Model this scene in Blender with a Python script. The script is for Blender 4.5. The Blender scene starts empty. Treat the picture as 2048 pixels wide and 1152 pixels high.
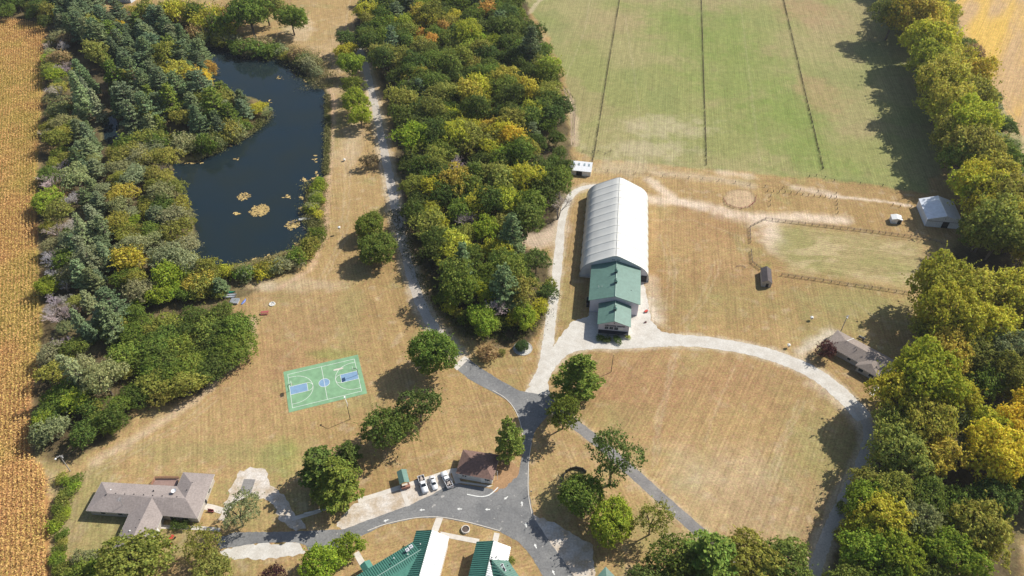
import bpy, bmesh, math, random
import numpy as np
from mathutils import Vector, Matrix, geometry
R = math.radians
C = bpy.context.scene.collection
SC = bpy.context.scene
random.seed(7)
rng = np.random.default_rng(11)

# ------------------------------------------------------------------ camera, light, exposure
CAM_H = 197.0; TILT = 42.65; FOC = 1503.0
cam = bpy.data.objects.new("camera", bpy.data.cameras.new("camera")); C.objects.link(cam)
cam.location = (0, 0, CAM_H); cam.rotation_euler = (R(90 - TILT), 0, 0)
cam.data.sensor_width = 36.0; cam.data.lens = FOC / 2048 * 36.0
cam.data.clip_start = 0.5; cam.data.clip_end = 12000
SC.camera = cam

SUN_AZ, SUN_EL = 60.0, 41.5          # clockwise from +Y, height
w = bpy.data.worlds.new("World"); SC.world = w; w.use_nodes = True
nt = w.node_tree
sky = nt.nodes.new("ShaderNodeTexSky"); sky.sky_type = 'NISHITA'; sky.sun_disc = False
sky.sun_elevation = R(SUN_EL); sky.sun_rotation = R(SUN_AZ); sky.altitude = 200
sky.air_density = 1.0; sky.dust_density = 1.5; sky.ozone_density = 1.0
bg = nt.nodes["Background"]; bg.inputs[1].default_value = 0.092
nt.links.new(sky.outputs[0], bg.inputs[0])
sun = bpy.data.objects.new("sun", bpy.data.lights.new("sun", 'SUN')); C.objects.link(sun)
sun.data.energy = 4.9; sun.data.angle = R(0.5); sun.data.color = (1.0, 0.955, 0.87)
sd = Vector((math.sin(R(SUN_AZ)) * math.cos(R(SUN_EL)), math.cos(R(SUN_AZ)) * math.cos(R(SUN_EL)), math.sin(R(SUN_EL))))
sun.rotation_euler = sd.to_track_quat('Z', 'Y').to_euler(); sun.location = (150, 150, 300)
SC.view_settings.view_transform = 'Standard'; SC.view_settings.look = 'None'
SC.view_settings.exposure = 0.3; SC.view_settings.gamma = 1.0
SC.view_settings.use_curve_mapping = False
SC.render.engine = 'CYCLES'
SC.cycles.max_bounces = 5; SC.cycles.diffuse_bounces = 2; SC.cycles.glossy_bounces = 2
SC.cycles.transmission_bounces = 2; SC.cycles.transparent_max_bounces = 6
SC.cycles.caustics_reflective = False; SC.cycles.caustics_refractive = False

_ct, _st = math.cos(R(TILT)), math.sin(R(TILT))
def at(px, py, z=0.0):
    """point of the survey photograph (2048 x 1152) -> place on the level z of the terrain"""
    u = (px - 1024) / FOC; v = (py - 576) / FOC
    dy = _ct - v * _st; dz = -(_st + v * _ct)
    t = (CAM_H - z) / -dz
    return Vector((u * t, dy * t, z))
def atxy(pts, z=0.0):
    return [tuple(at(p[0], p[1], z)[:2]) for p in pts]
def mpp(px, py, z=0.0):
    p = at(px, py, z)
    return (p.y * _ct + (CAM_H - z) * _st) / FOC

# ------------------------------------------------------------------ object helpers
def tag(o, label=None, cat=None, group=None, kind=None):
    if label: o["label"] = label
    if cat: o["category"] = cat
    if group: o["group"] = group
    if kind: o["kind"] = kind
    return o
def empty(name, loc=(0, 0, 0), rz=0.0, label=None, cat=None, group=None, kind=None):
    o = bpy.data.objects.new(name, None); C.objects.link(o)
    o.location = loc; o.rotation_euler = (0, 0, rz); o.empty_display_size = 0.5
    return tag(o, label, cat, group, kind)
def link(name, me, parent=None, loc=None, rz=None):
    o = bpy.data.objects.new(name, me); C.objects.link(o)
    if parent: o.parent = parent
    if loc is not None: o.location = loc
    if rz is not None: o.rotation_euler = (0, 0, rz)
    return o
def copy_tree(o, parent=None):
    c = o.copy(); C.objects.link(c); c.parent = parent
    for ch in list(o.children): copy_tree(ch, c)
    return c

def np_mesh(name, verts, faces, mat=None, smooth=False):
    """verts (N,3) array; faces (M,k) array of one size k"""
    me = bpy.data.meshes.new(name)
    verts = np.asarray(verts, dtype=np.float32); faces = np.asarray(faces, dtype=np.int32)
    m, k = faces.shape
    me.vertices.add(len(verts)); me.vertices.foreach_set("co", verts.ravel())
    me.loops.add(m * k); me.loops.foreach_set("vertex_index", faces.ravel())
    me.polygons.add(m)
    me.polygons.foreach_set("loop_start", np.arange(0, m * k, k, dtype=np.int32))
    me.polygons.foreach_set("loop_total", np.full(m, k, dtype=np.int32))
    me.update(calc_edges=True)
    if smooth: me.polygons.foreach_set("use_smooth", np.ones(m, dtype=bool))
    if mat: me.materials.append(mat)
    return me

class MB:
    """collects shapes; build() links them as ONE mesh object"""
    def __init__(s): s.v = []; s.f = []
    def add(s, vs, fs):
        n = len(s.v); s.v += [tuple(x) for x in vs]; s.f += [tuple(i + n for i in f) for f in fs]
        return s
    def box(s, c, d, rz=0.0, ry=0.0, rx=0.0):
        x, y, z = d[0] / 2, d[1] / 2, d[2] / 2
        M = Matrix.Translation(c) @ Matrix.Rotation(rz, 4, 'Z') @ Matrix.Rotation(ry, 4, 'Y') @ Matrix.Rotation(rx, 4, 'X')
        vs = [M @ Vector((a * x, b * y, e * z)) for a in (-1, 1) for b in (-1, 1) for e in (-1, 1)]
        return s.add(vs, [(0, 1, 3, 2), (4, 6, 7, 5), (0, 4, 5, 1), (2, 3, 7, 6), (0, 2, 6, 4), (1, 5, 7, 3)])
    def slab(s, pts, z0, z1):
        n = len(pts)
        vs = [(p[0], p[1], z0) for p in pts] + [(p[0], p[1], z1) for p in pts]
        fs = [tuple(range(n, 2 * n)), tuple(reversed(range(n)))]
        fs += [(i, (i + 1) % n, n + (i + 1) % n, n + i) for i in range(n)]
        return s.add(vs, fs)
    def poly(s, pts):
        return s.add(pts, [tuple(range(len(pts)))])
    def sheet(s, pts, t=0.12):
        """a flat roof plane with thickness t downwards"""
        n = len(pts)
        vs = [tuple(p) for p in pts] + [(p[0], p[1], p[2] - t) for p in pts]
        fs = [tuple(range(n)), tuple(reversed(range(n, 2 * n)))]
        fs += [(i, n + i, n + (i + 1) % n, (i + 1) % n) for i in range(n)]
        return s.add(vs, fs)
    def tube(s, a, b, r0, r1=None, n=8, cap=True):
        a = Vector(a); b = Vector(b); r1 = r0 if r1 is None else r1
        d = (b - a).normalized(); q = d.to_track_quat('Z', 'Y')
        vs = []
        for p, r in ((a, r0), (b, r1)):
            for i in range(n):
                t = 2 * math.pi * i / n
                vs.append(p + q @ Vector((r * math.cos(t), r * math.sin(t), 0)))
        fs = [(i, (i + 1) % n, n + (i + 1) % n, n + i) for i in range(n)]
        if cap: fs += [tuple(reversed(range(n))), tuple(range(n, 2 * n))]
        return s.add(vs, fs)
    def path(s, pts, r, n=6):
        for a, b in zip(pts[:-1], pts[1:]): s.tube(a, b, r, r, n)
        return s
    def lathe(s, prof, n=16, c=(0, 0, 0)):
        vs = []
        for r, z in prof:
            for i in range(n):
                t = 2 * math.pi * i / n
                vs.append((c[0] + r * math.cos(t), c[1] + r * math.sin(t), c[2] + z))
        fs = []
        for k in range(len(prof) - 1):
            for i in range(n):
                fs.append((k * n + i, k * n + (i + 1) % n, (k + 1) * n + (i + 1) % n, (k + 1) * n + i))
        return s.add(vs, fs)
    def build(s, name, mat, parent=None, smooth=False, bevel=0.0):
        me = bpy.data.meshes.new(name); me.from_pydata([tuple(v) for v in s.v], [], s.f)
        me.materials.append(mat); me.update()
        bm = bmesh.new(); bm.from_mesh(me); bmesh.ops.recalc_face_normals(bm, faces=bm.faces)
        if bevel: bmesh.ops.bevel(bm, geom=bm.edges[:], offset=bevel, segments=2, affect='EDGES', clamp_overlap=True)
        if smooth:
            for f in bm.faces: f.smooth = True
        bm.to_mesh(me); bm.free()
        return link(name, me, parent)

# ------------------------------------------------------------------ materials
def node(nt, typ, **kw):
    n = nt.nodes.new(typ)
    for k, v in kw.items():
        if hasattr(n, k): setattr(n, k, v)
        else: n.inputs[k].default_value = v
    return n
def mat(name, col, rough=0.8, var=0.15, scale=3.0, metal=0.0, bump=0.0, spec=0.3, stripes=None, detail=4.0):
    """principled surface with procedural mottling; stripes=(axis, period, strength, width) in object space"""
    m = bpy.data.materials.new(name); m.use_nodes = True; t = m.node_tree; L = t.links.new
    b = t.nodes["Principled BSDF"]
    b.inputs["Roughness"].default_value = rough; b.inputs["Metallic"].default_value = metal
    b.inputs["Specular IOR Level"].default_value = spec
    tc = node(t, "ShaderNodeTexCoord")
    n = node(t, "ShaderNodeTexNoise"); n.inputs["Scale"].default_value = scale; n.inputs["Detail"].default_value = detail
    L(tc.outputs["Object"], n.inputs["Vector"])
    mr = node(t, "ShaderNodeMapRange"); mr.inputs["From Min"].default_value = 0.3; mr.inputs["From Max"].default_value = 0.7
    mr.inputs["To Min"].default_value = 1 - var; mr.inputs["To Max"].default_value = 1 + var
    L(n.outputs["Fac"], mr.inputs["Value"])
    vm = node(t, "ShaderNodeVectorMath", operation='SCALE'); vm.inputs[0].default_value = col[:3]
    L(mr.outputs[0], vm.inputs["Scale"])
    nb = node(t, "ShaderNodeTexNoise"); nb.inputs["Scale"].default_value = .22; nb.inputs["Detail"].default_value = 6; nb.inputs["Roughness"].default_value = .7; L(tc.outputs["Object"], nb.inputs["Vector"])
    rb_ = node(t, "ShaderNodeMapRange"); rb_.inputs["From Min"].default_value = .3; rb_.inputs["From Max"].default_value = .7; rb_.inputs["To Min"].default_value = 1 - var * .7; rb_.inputs["To Max"].default_value = 1 + var * .7
    L(nb.outputs["Fac"], rb_.inputs["Value"]); vb = node(t, "ShaderNodeVectorMath", operation='SCALE'); L(vm.outputs[0], vb.inputs[0]); L(rb_.outputs[0], vb.inputs["Scale"])
    out = vb.outputs[0]
    if stripes:
        ax, per, st, wd = stripes
        sp = node(t, "ShaderNodeSeparateXYZ"); L(tc.outputs["Object"], sp.inputs[0])
        md = node(t, "ShaderNodeMath", operation='PINGPONG'); md.inputs[1].default_value = per / 2
        L(sp.outputs[ax], md.inputs[0])
        lt = node(t, "ShaderNodeMath", operation='LESS_THAN'); lt.inputs[1].default_value = wd
        L(md.outputs[0], lt.inputs[0])
        ml = node(t, "ShaderNodeMath", operation='MULTIPLY_ADD'); ml.inputs[1].default_value = -st; ml.inputs[2].default_value = 1.0
        L(lt.outputs[0], ml.inputs[0])
        v2 = node(t, "ShaderNodeVectorMath", operation='SCALE'); L(out, v2.inputs[0]); L(ml.outputs[0], v2.inputs["Scale"])
        out = v2.outputs[0]
    L(out, b.inputs["Base Color"])
    if bump:
        bp = node(t, "ShaderNodeBump"); bp.inputs["Strength"].default_value = bump; bp.inputs["Distance"].default_value = 0.05
        L(n.outputs["Fac"], bp.inputs["Height"]); L(bp.outputs[0], b.inputs["Normal"])
    return m

M = {}
M['white_metal'] = mat('white_metal', (.72, .73, .74), .45, .04, 1.0, stripes=(0, .9, .10, .04))
M['barn_metal'] = mat('barn_metal', (.62, .66, .72), .4, .07, .8, stripes=(0, .9, .14, .05))
M['barn_roof'] = mat('barn_roof', (.72, .75, .80), .4, .08, .8, stripes=(1, .9, .14, .05))
M['fabric'] = mat('fabric', (.66, .65, .60), .6, .05, .18, detail=6)
M['fabric_end'] = mat('fabric_end', (.55, .56, .575), .6, .05, .6)
M['wall_pale'] = mat('wall_pale', (.60, .58, .62), .7, .05, 1.0, stripes=(0, .6, .08, .03))
M['green_roof'] = mat('green_roof', (.125, .220, .180), .45, .10, .8, stripes=(1, .6, .16, .05))
M['green_seam'] = mat('green_seam', (.075, .215, .165), .4, .10, .7)
M['green_rib'] = mat('green_rib', (.03, .10, .075), .5, .10, .7)
M['white_and_glare_roof'] = mat('white_and_glare_roof', (.70, .71, .70), .4, .05, .7)  # real white on the small shed; imitates sun glare on the lodge slopes
M['glare_slope_rib'] = mat('glare_slope_rib', (.40, .42, .43), .5, .05, .7)  # pale seams to match the lodge slopes whitened for glare
M['ridge_cap'] = mat('ridge_cap', (.30, .42, .36), .5, .05, 1.0)
M['shingle'] = mat('shingle', (.30, .255, .235), .95, .16, 2.2, detail=8)
M['shingle_ranch'] = mat('shingle_ranch', (.265, .22, .19), .95, .16, 2.0, detail=8)
M['shingle_brown'] = mat('shingle_brown', (.20, .125, .10), .95, .22, 2.0, detail=8)
M['shingle_dark'] = mat('shingle_dark', (.10, .085, .085), .95, .2, 2.2, detail=8)
M['siding'] = mat('siding', (.62, .60, .56), .7, .05, 2.0, stripes=(2, .25, .12, .02))
M['siding_tan'] = mat('siding_tan', (.42, .38, .33), .8, .07, 2.0, stripes=(2, .25, .12, .02))
M['brick'] = mat('brick', (.32, .17, .13), .9, .3, 6.0)
M['trim'] = mat('trim', (.78, .77, .73), .6, .04, 2.0)
M['dark'] = mat('dark', (.025, .025, .03), .6, .3, 2.0)
M['black'] = mat('black', (.012, .012, .013), .5, .2, 2.0)
M['glass'] = mat('glass', (.03, .04, .05), .08, .1, 1.0, spec=.6)
M['skylight'] = mat('skylight', (.28, .34, .36), .2, .1, 1.0, spec=.6)
M['steel'] = mat('steel', (.45, .46, .47), .4, .1, 2.0, metal=.5)
M['pole_grey'] = mat('pole_grey', (.42, .42, .42), .5, .08, 2.0)
M['pole_dark'] = mat('pole_dark', (.04, .04, .045), .5, .1, 2.0)
M['wood_pole'] = mat('wood_pole', (.36, .33, .30), .9, .2, 3.0)
M['fence_wood'] = mat('fence_wood', (.16, .135, .115), .9, .3, 2.0)
M['fence_dark'] = mat('fence_dark', (.10, .088, .075), .9, .3, 2.0)
M['rail_white'] = mat('rail_white', (.62, .62, .60), .7, .1, 2.0)
M['deck'] = mat('deck', (.30, .20, .17), .85, .12, 2.0, stripes=(0, .28, .2, .02))
M['deck_rail'] = mat('deck_rail', (.34, .17, .12), .85, .12, 2.0)
M['concrete'] = mat('concrete', (.60, .55, .48), .9, .10, .9, detail=8)
M['red_wood'] = mat('red_wood', (.36, .09, .09), .8, .15, 3.0)
M['red_paint'] = mat('red_paint', (.50, .07, .05), .5, .1, 3.0)
M['car_white'] = mat('car_white', (.78, .78, .78), .25, .03, 1.0, spec=.5)
M['car_glass'] = mat('car_glass', (.02, .025, .03), .06, .1, 1.0, spec=.7)
M['tyre'] = mat('tyre', (.02, .02, .02), .9, .1, 4.0)
M['rim'] = mat('rim', (.4, .4, .42), .35, .1, 4.0, metal=.8)
M['lamp_red'] = mat('lamp_red', (.35, .02, .02), .3, .1, 4.0)
M['lamp_clear'] = mat('lamp_clear', (.7, .7, .68), .2, .1, 4.0)
M['bed_liner'] = mat('bed_liner', (.035, .03, .035), .8, .3, 4.0)
M['cargo'] = mat('cargo', (.42, .36, .32), .8, .4, 5.0)
M['canoe_green'] = mat('canoe_green', (.01, .20, .12), .35, .08, 2.0)
M['canoe_silver'] = mat('canoe_silver', (.55, .57, .60), .35, .08, 2.0, metal=.3)
M['canoe_red'] = mat('canoe_red', (.35, .06, .06), .4, .08, 2.0)
M['plastic_blue'] = mat('plastic_blue', (.12, .18, .45), .4, .15, 2.0)
M['stone'] = mat('stone', (.50, .48, .44), .9, .25, 3.0)
M['mulch'] = mat('mulch', (.12, .09, .075), .95, .35, 4.0)
M['soil_dark'] = mat('soil_dark', (.075, .055, .05), .95, .3, 3.0)
M['paint_white'] = mat('paint_white', (.70, .70, .66), .7, .14, 2.0)
M['court_green'] = mat('court_green', (.20, .355, .20), .8, .12, .45, detail=6)
M['court_blue'] = mat('court_blue', (.20, .32, .46), .8, .08, .8, detail=6)
M['algae'] = mat('algae', (.46, .33, .13), .9, .35, 1.4, detail=6)
M['bark'] = mat('bark', (.15, .12, .095), .95, .3, 3.0)
M['bark_grey'] = mat('bark_grey', (.26, .23, .21), .95, .2, 3.0)

def surface_mat(name, c1, c2, s1=.12, s2=2.0, grain=.25, rough=.95, spots=None, cracks=0):
    """patchy ground surfacing in world metres: two colours mixed by broad noise, fine grain on top"""
    m = bpy.data.materials.new(name); m.use_nodes = True; t = m.node_tree; L = t.links.new
    b = t.nodes["Principled BSDF"]; b.inputs["Roughness"].default_value = rough; b.inputs["Specular IOR Level"].default_value = .15
    tc = node(t, "ShaderNodeTexCoord")
    n1 = node(t, "ShaderNodeTexNoise"); n1.inputs["Scale"].default_value = s1; n1.inputs["Detail"].default_value = 8; n1.inputs["Roughness"].default_value = .65
    L(tc.outputs["Object"], n1.inputs["Vector"])
    r1 = node(t, "ShaderNodeMapRange"); r1.inputs["From Min"].default_value = .38; r1.inputs["From Max"].default_value = .62
    L(n1.outputs["Fac"], r1.inputs["Value"])
    mx = node(t, "ShaderNodeMix", data_type='RGBA'); mx.inputs[6].default_value = (*c1, 1); mx.inputs[7].default_value = (*c2, 1)
    L(r1.outputs[0], mx.inputs[0])
    n2 = node(t, "ShaderNodeTexNoise"); n2.inputs["Scale"].default_value = s2; n2.inputs["Detail"].default_value = 5; n2.inputs["Roughness"].default_value = .7
    L(tc.outputs["Object"], n2.inputs["Vector"])
    r2 = node(t, "ShaderNodeMapRange"); r2.inputs["From Min"].default_value = .3; r2.inputs["From Max"].default_value = .7
    r2.inputs["To Min"].default_value = 1 - grain; r2.inputs["To Max"].default_value = 1 + grain
    L(n2.outputs["Fac"], r2.inputs["Value"])
    sc = node(t, "ShaderNodeVectorMath", operation='SCALE'); L(mx.outputs[2], sc.inputs[0]); L(r2.outputs[0], sc.inputs["Scale"])
    out = sc.outputs[0]
    if spots:
        col, scl, thr = spots
        n3 = node(t, "ShaderNodeTexNoise"); n3.inputs["Scale"].default_value = scl; n3.inputs["Detail"].default_value = 3
        L(tc.outputs["Object"], n3.inputs["Vector"])
        r3 = node(t, "ShaderNodeMapRange"); r3.inputs["From Min"].default_value = thr; r3.inputs["From Max"].default_value = thr + .05
        L(n3.outputs["Fac"], r3.inputs["Value"])
        m3 = node(t, "ShaderNodeMix", data_type='RGBA'); m3.inputs[7].default_value = (*col, 1)
        L(out, m3.inputs[6]); L(r3.outputs[0], m3.inputs[0]); out = m3.outputs[2]
    if cracks:
        wn = node(t, "ShaderNodeTexNoise"); wn.inputs["Scale"].default_value = .5; wn.inputs["Detail"].default_value = 4; L(tc.outputs["Object"], wn.inputs["Vector"])
        ma = node(t, "ShaderNodeVectorMath", operation='MULTIPLY_ADD'); ma.inputs[1].default_value = (3, 3, 3); L(wn.outputs["Color"], ma.inputs[0]); L(tc.outputs["Object"], ma.inputs[2])
        vo = node(t, "ShaderNodeTexVoronoi", feature='DISTANCE_TO_EDGE'); vo.inputs["Scale"].default_value = .13; L(ma.outputs[0], vo.inputs["Vector"])
        r4 = node(t, "ShaderNodeMapRange"); r4.inputs["From Max"].default_value = .022; r4.inputs["To Min"].default_value = 1 - cracks; L(vo.outputs["Distance"], r4.inputs["Value"])
        s4 = node(t, "ShaderNodeVectorMath", operation='SCALE'); L(out, s4.inputs[0]); L(r4.outputs[0], s4.inputs["Scale"]); out = s4.outputs[0]
    L(out, b.inputs["Base Color"])
    bp = node(t, "ShaderNodeBump"); bp.inputs["Strength"].default_value = .35; bp.inputs["Distance"].default_value = .08
    L(n2.outputs["Fac"], bp.inputs["Height"]); L(bp.outputs[0], b.inputs["Normal"])
    return m
M['asphalt'] = surface_mat('asphalt', (.165, .165, .165), (.235, .232, .225), .10, 1.6, .18, .9, spots=((.40, .38, .35), .55, .665), cracks=.16)
M['asphalt_old'] = surface_mat('asphalt_old', (.20, .19, .185), (.27, .255, .24), .2, 2.0, .18, .9, spots=((.42, .39, .35), .6, .68), cracks=.16)
M['gravel'] = surface_mat('gravel', (.60, .57, .515), (.51, .47, .41), .25, 1.8, .16)
M['gravel_lane'] = surface_mat('gravel_lane', (.43, .385, .33), (.50, .45, .385), .15, 1.8, .25)
M['gravel_thin'] = surface_mat('gravel_thin', (.62, .57, .51), (.44, .35, .25), .22, 1.8, .25)
M['dirt_track'] = surface_mat('dirt_track', (.42, .32, .23), (.33, .24, .15), .3, 2.0, .2)
M['straw'] = surface_mat('straw', (.40, .245, .13), (.31, .19, .10), .6, 3.0, .3)

# foliage: colour of the object, varied from leaf cluster to leaf cluster
def leaf_mat(name, rough=.6, var=.38, trans=.42):
    m = bpy.data.materials.new(name); m.use_nodes = True; t = m.node_tree; L = t.links.new
    for n in list(t.nodes): t.nodes.remove(n)
    out = node(t, "ShaderNodeOutputMaterial")
    oi = node(t, "ShaderNodeObjectInfo"); ge = node(t, "ShaderNodeNewGeometry")
    hs = node(t, "ShaderNodeHueSaturation")
    r = node(t, "ShaderNodeMapRange"); r.inputs["To Min"].default_value = 1 - var; r.inputs["To Max"].default_value = 1 + var
    L(ge.outputs["Random Per Island"], r.inputs["Value"]); L(r.outputs[0], hs.inputs["Value"])
    wn = node(t, "ShaderNodeTexWhiteNoise", noise_dimensions='1D'); L(ge.outputs["Random Per Island"], wn.inputs["W"])
    r2 = node(t, "ShaderNodeMapRange"); r2.inputs["To Min"].default_value = .475; r2.inputs["To Max"].default_value = .525
    L(wn.outputs["Value"], r2.inputs["Value"]); L(r2.outputs[0], hs.inputs["Hue"])
    # patches of the crown that turn earlier than the rest
    tc = node(t, "ShaderNodeTexCoord"); ns = node(t, "ShaderNodeTexNoise"); ns.inputs["Scale"].default_value = .35; ns.inputs["Detail"].default_value = 2
    ad = node(t, "ShaderNodeVectorMath", operation='ADD'); L(tc.outputs["Object"], ad.inputs[0])
    cx = node(t, "ShaderNodeCombineXYZ"); ml = node(t, "ShaderNodeMath", operation='MULTIPLY'); ml.inputs[1].default_value = 90
    L(oi.outputs["Random"], ml.inputs[0]); L(ml.outputs[0], cx.inputs[0]); L(cx.outputs[0], ad.inputs[1]); L(ad.outputs[0], ns.inputs["Vector"])
    r3 = node(t, "ShaderNodeMapRange"); r3.inputs["From Min"].default_value = .5; r3.inputs["From Max"].default_value = .7; r3.inputs["To Max"].default_value = .22
    L(ns.outputs["Fac"], r3.inputs["Value"])
    mx = node(t, "ShaderNodeMix", data_type='RGBA'); mx.inputs[7].default_value = (.24, .24, .06, 1)
    L(oi.outputs["Color"], mx.inputs[6]); L(r3.outputs[0], mx.inputs[0]); L(mx.outputs[2], hs.inputs["Color"])
    df = node(t, "ShaderNodeBsdfPrincipled"); df.inputs["Roughness"].default_value = rough; df.inputs["Specular IOR Level"].default_value = .08
    tr = node(t, "ShaderNodeBsdfTranslucent"); ms = node(t, "ShaderNodeMixShader"); ms.inputs[0].default_value = trans
    L(hs.outputs[0], df.inputs["Base Color"]); L(hs.outputs[0], tr.inputs["Color"])
    L(df.outputs[0], ms.inputs[1]); L(tr.outputs[0], ms.inputs[2]); L(ms.outputs[0], out.inputs[0])
    return m
M['leaf'] = leaf_mat('leaf')
M['needle'] = leaf_mat('needle', var=.4, trans=.3)
M['twig'] = leaf_mat('twig', var=.3, trans=0.0)
# ------------------------------------------------------------------ terrain
def vnoise(x, y, scale, seed):
    """smooth value noise on arrays"""
    r = np.random.default_rng(seed); T = r.random((256, 256))
    X = x / scale; Y = y / scale
    xi = np.floor(X).astype(int); yi = np.floor(Y).astype(int); fx = X - xi; fy = Y - yi
    fx = fx * fx * (3 - 2 * fx); fy = fy * fy * (3 - 2 * fy)
    g = lambda a, b: T[a % 256, b % 256]
    return (g(xi, yi) * (1 - fx) + g(xi + 1, yi) * fx) * (1 - fy) + (g(xi, yi + 1) * (1 - fx) + g(xi + 1, yi + 1) * fx) * fy
def fbm(x, y, scale, seed, oct=4):
    s = 0; a = 1; tot = 0
    for k in range(oct):
        s = s + a * vnoise(x, y, scale / 2 ** k, seed + k * 17); tot += a; a *= .55
    return s / tot
def inside(x, y, poly):
    n = len(poly); c = np.zeros(x.shape, bool)
    for i in range(n):
        x1, y1 = poly[i]; x2, y2 = poly[(i + 1) % n]
        if y1 == y2: continue
        k = ((y1 > y) != (y2 > y)) & (x < (x2 - x1) * (y - y1) / (y2 - y1) + x1)
        c ^= k
    return c
def seg_dist(x, y, pts, closed):
    d = np.full(x.shape, 1e9)
    n = len(pts)
    for i in range(n if closed else n - 1):
        ax, ay = pts[i]; bx, by = pts[(i + 1) % n]; dx, dy = bx - ax, by - ay
        t = np.clip(((x - ax) * dx + (y - ay) * dy) / max(dx * dx + dy * dy, 1e-9), 0, 1)
        d = np.minimum(d, np.hypot(x - ax - t * dx, y - ay - t * dy))
    return d
def sdf(x, y, poly):
    d = seg_dist(x, y, poly, True)
    return np.where(inside(x, y, poly), -d, d)
def sstep(a, b, v):
    t = np.clip((v - a) / (b - a), 0, 1); return t * t * (3 - 2 * t)

POND = [(404, 92), (470, 95), (530, 112), (585, 122), (612, 148), (642, 170), (652, 188), (653, 240), (652, 300), (650, 350), (618, 368), (610, 400),
        (612, 434), (634, 444), (618, 458), (612, 475), (590, 495), (550, 507), (500, 521), (440, 533), (410, 527), (372, 502), (392, 470), (385, 440),
        (365, 400), (346, 352), (342, 326), (385, 321), (440, 300), (495, 266), (528, 243), (536, 215), (512, 196), (470, 186), (432, 168), (405, 140)]
CORN = [(-260, 60), (-100, 42), (20, 40), (62, 46), (92, 60), (86, 110), (84, 200), (76, 300), (72, 420), (76, 520), (84, 640), (78, 720), (62, 800), (60, 905), (96, 955), (98, 1152), (99, 1260), (-200, 1300)]
GRAVEL_N = [(1196, 372), (1170, 374), (1150, 382), (1136, 400), (1128, 422), (1122, 452), (1118, 500), (1114, 545), (1108, 590), (1102, 630), (1098, 670), (1094, 705), (1086, 745), (1068, 775)]
GRAVEL_E = [(1100, 726), (1128, 698), (1170, 687), (1250, 688), (1330, 681), (1400, 682), (1480, 694), (1540, 709), (1590, 727), (1640, 752), (1680, 785), (1712, 818), (1730, 838)]
LANE_E = [(1726, 832), (1738, 858), (1735, 890), (1722, 930), (1700, 975), (1678, 1020), (1655, 1068), (1636, 1120), (1620, 1180)]
LANE_W = [(716, 92), (728, 120), (738, 160), (750, 210), (760, 260), (770, 310), (780, 360), (790, 410), (800, 460), (813, 515), (826, 565), (842, 610), (862, 648), (888, 680), (918, 712)]
DRIVE_SE = [(1092, 800), (1120, 826), (1160, 856), (1210, 895), (1262, 942), (1310, 985), (1360, 1030), (1400, 1065), (1450, 1108), (1500, 1150)]

def grid_axis(lo, hi, step, far):
    mid = np.arange(lo, hi + step / 2, step); out = []; d = step; p = hi
    while p < far: d *= 1.5; p += d; out.append(p)
    left = []; d = step; p = lo
    while p > -far: d *= 1.5; p -= d; left.append(p)
    return np.array(left[::-1] + list(mid) + out)
gx = grid_axis(-372, 372, .72, 3500); gy = grid_axis(84, 520, .72, 3500)
GX, GY = np.meshgrid(gx, gy); NX, NY = len(gx), len(gy)
X = GX.ravel(); Y = GY.ravel()
wx = X + (fbm(X, Y, 6, 3, 3) - .5) * 5; wy = Y + (fbm(X, Y, 6, 9, 3) - .5) * 5     # ragged edges
wx2 = X + (fbm(X, Y, 2.2, 5, 2) - .5) * 1.6; wy2 = Y + (fbm(X, Y, 2.2, 8, 2) - .5) * 1.6
PONDW = atxy(POND); dp = np.full(X.shape, 99.)
ARM = atxy([(203, 238), (232, 226), (238, 262), (248, 286), (226, 297), (207, 280)])
near = (X > -240) & (X < -60) & (Y > 225) & (Y < 430)
dp[near] = np.minimum(sdf(wx2[near], wy2[near], PONDW), sdf(wx2[near], wy2[near], ARM))
Z = -1.5 * sstep(1.2, -3.5, dp)
def g3(c): return np.array(c, dtype=np.float32)
n_big = fbm(X, Y, 42, 21, 4); n_mid = fbm(X, Y, 11, 33, 4); n_sm = fbm(X, Y, 3.2, 55, 3)
col = np.empty((len(X), 3), np.float32)
TAN = g3((.375, .258, .118)); TAN2 = g3((.315, .212, .092)); OCH = g3((.305, .205, .098)); OLV = g3((.27, .245, .10)); GRN = g3((.20, .25, .065)); PALE = g3((.58, .48, .36)); RED = g3((.32, .185, .095))
def mixc(a, b, f): return a * (1 - f[:, None]) + b * f[:, None]
col[:] = mixc(np.broadcast_to(TAN, col.shape), TAN2, sstep(.35, .65, n_big))
col = mixc(col, OLV, .45 * sstep(.55, .75, n_mid)); col = mixc(col, OCH, .5 * sstep(.55, .8, 1 - n_mid))
col = mixc(col, PALE, .2 * sstep(.62, .8, n_sm))
def paint(pts, c, amt=1.0, soft=1.5, rough=True):
    global col
    P = atxy(pts); xs = [p[0] for p in P]; ys = [p[1] for p in P]
    k = (X > min(xs) - 12) & (X < max(xs) + 12) & (Y > min(ys) - 12) & (Y < max(ys) + 12)
    if rough: d = sdf(wx[k], wy[k], P)
    else: d = sdf(wx2[k], wy2[k], P)
    f = amt * sstep(soft, -soft, d)
    cc = c(k) if callable(c) else np.broadcast_to(g3(c), (int(k.sum()), 3))
    col[k] = mixc(col[k], cc, f)
def blob(px, py, rx, ry, c, amt=.8, seed=1, th=(.35, .65)):
    """worn or greener patch, size in metres on the ground"""
    global col
    p = at(px, py); k = (abs(X - p.x) < rx * 2) & (abs(Y - p.y) < ry * 2)
    d = np.hypot((X[k] - p.x) / rx, (Y[k] - p.y) / ry)
    f = amt * sstep(1.5, .3, d + (fbm(X[k], Y[k], 5, seed, 4) - .5) * 1.6)
    col[k] = mixc(col[k], np.broadcast_to(g3(c), (int(k.sum()), 3)), f)
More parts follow.
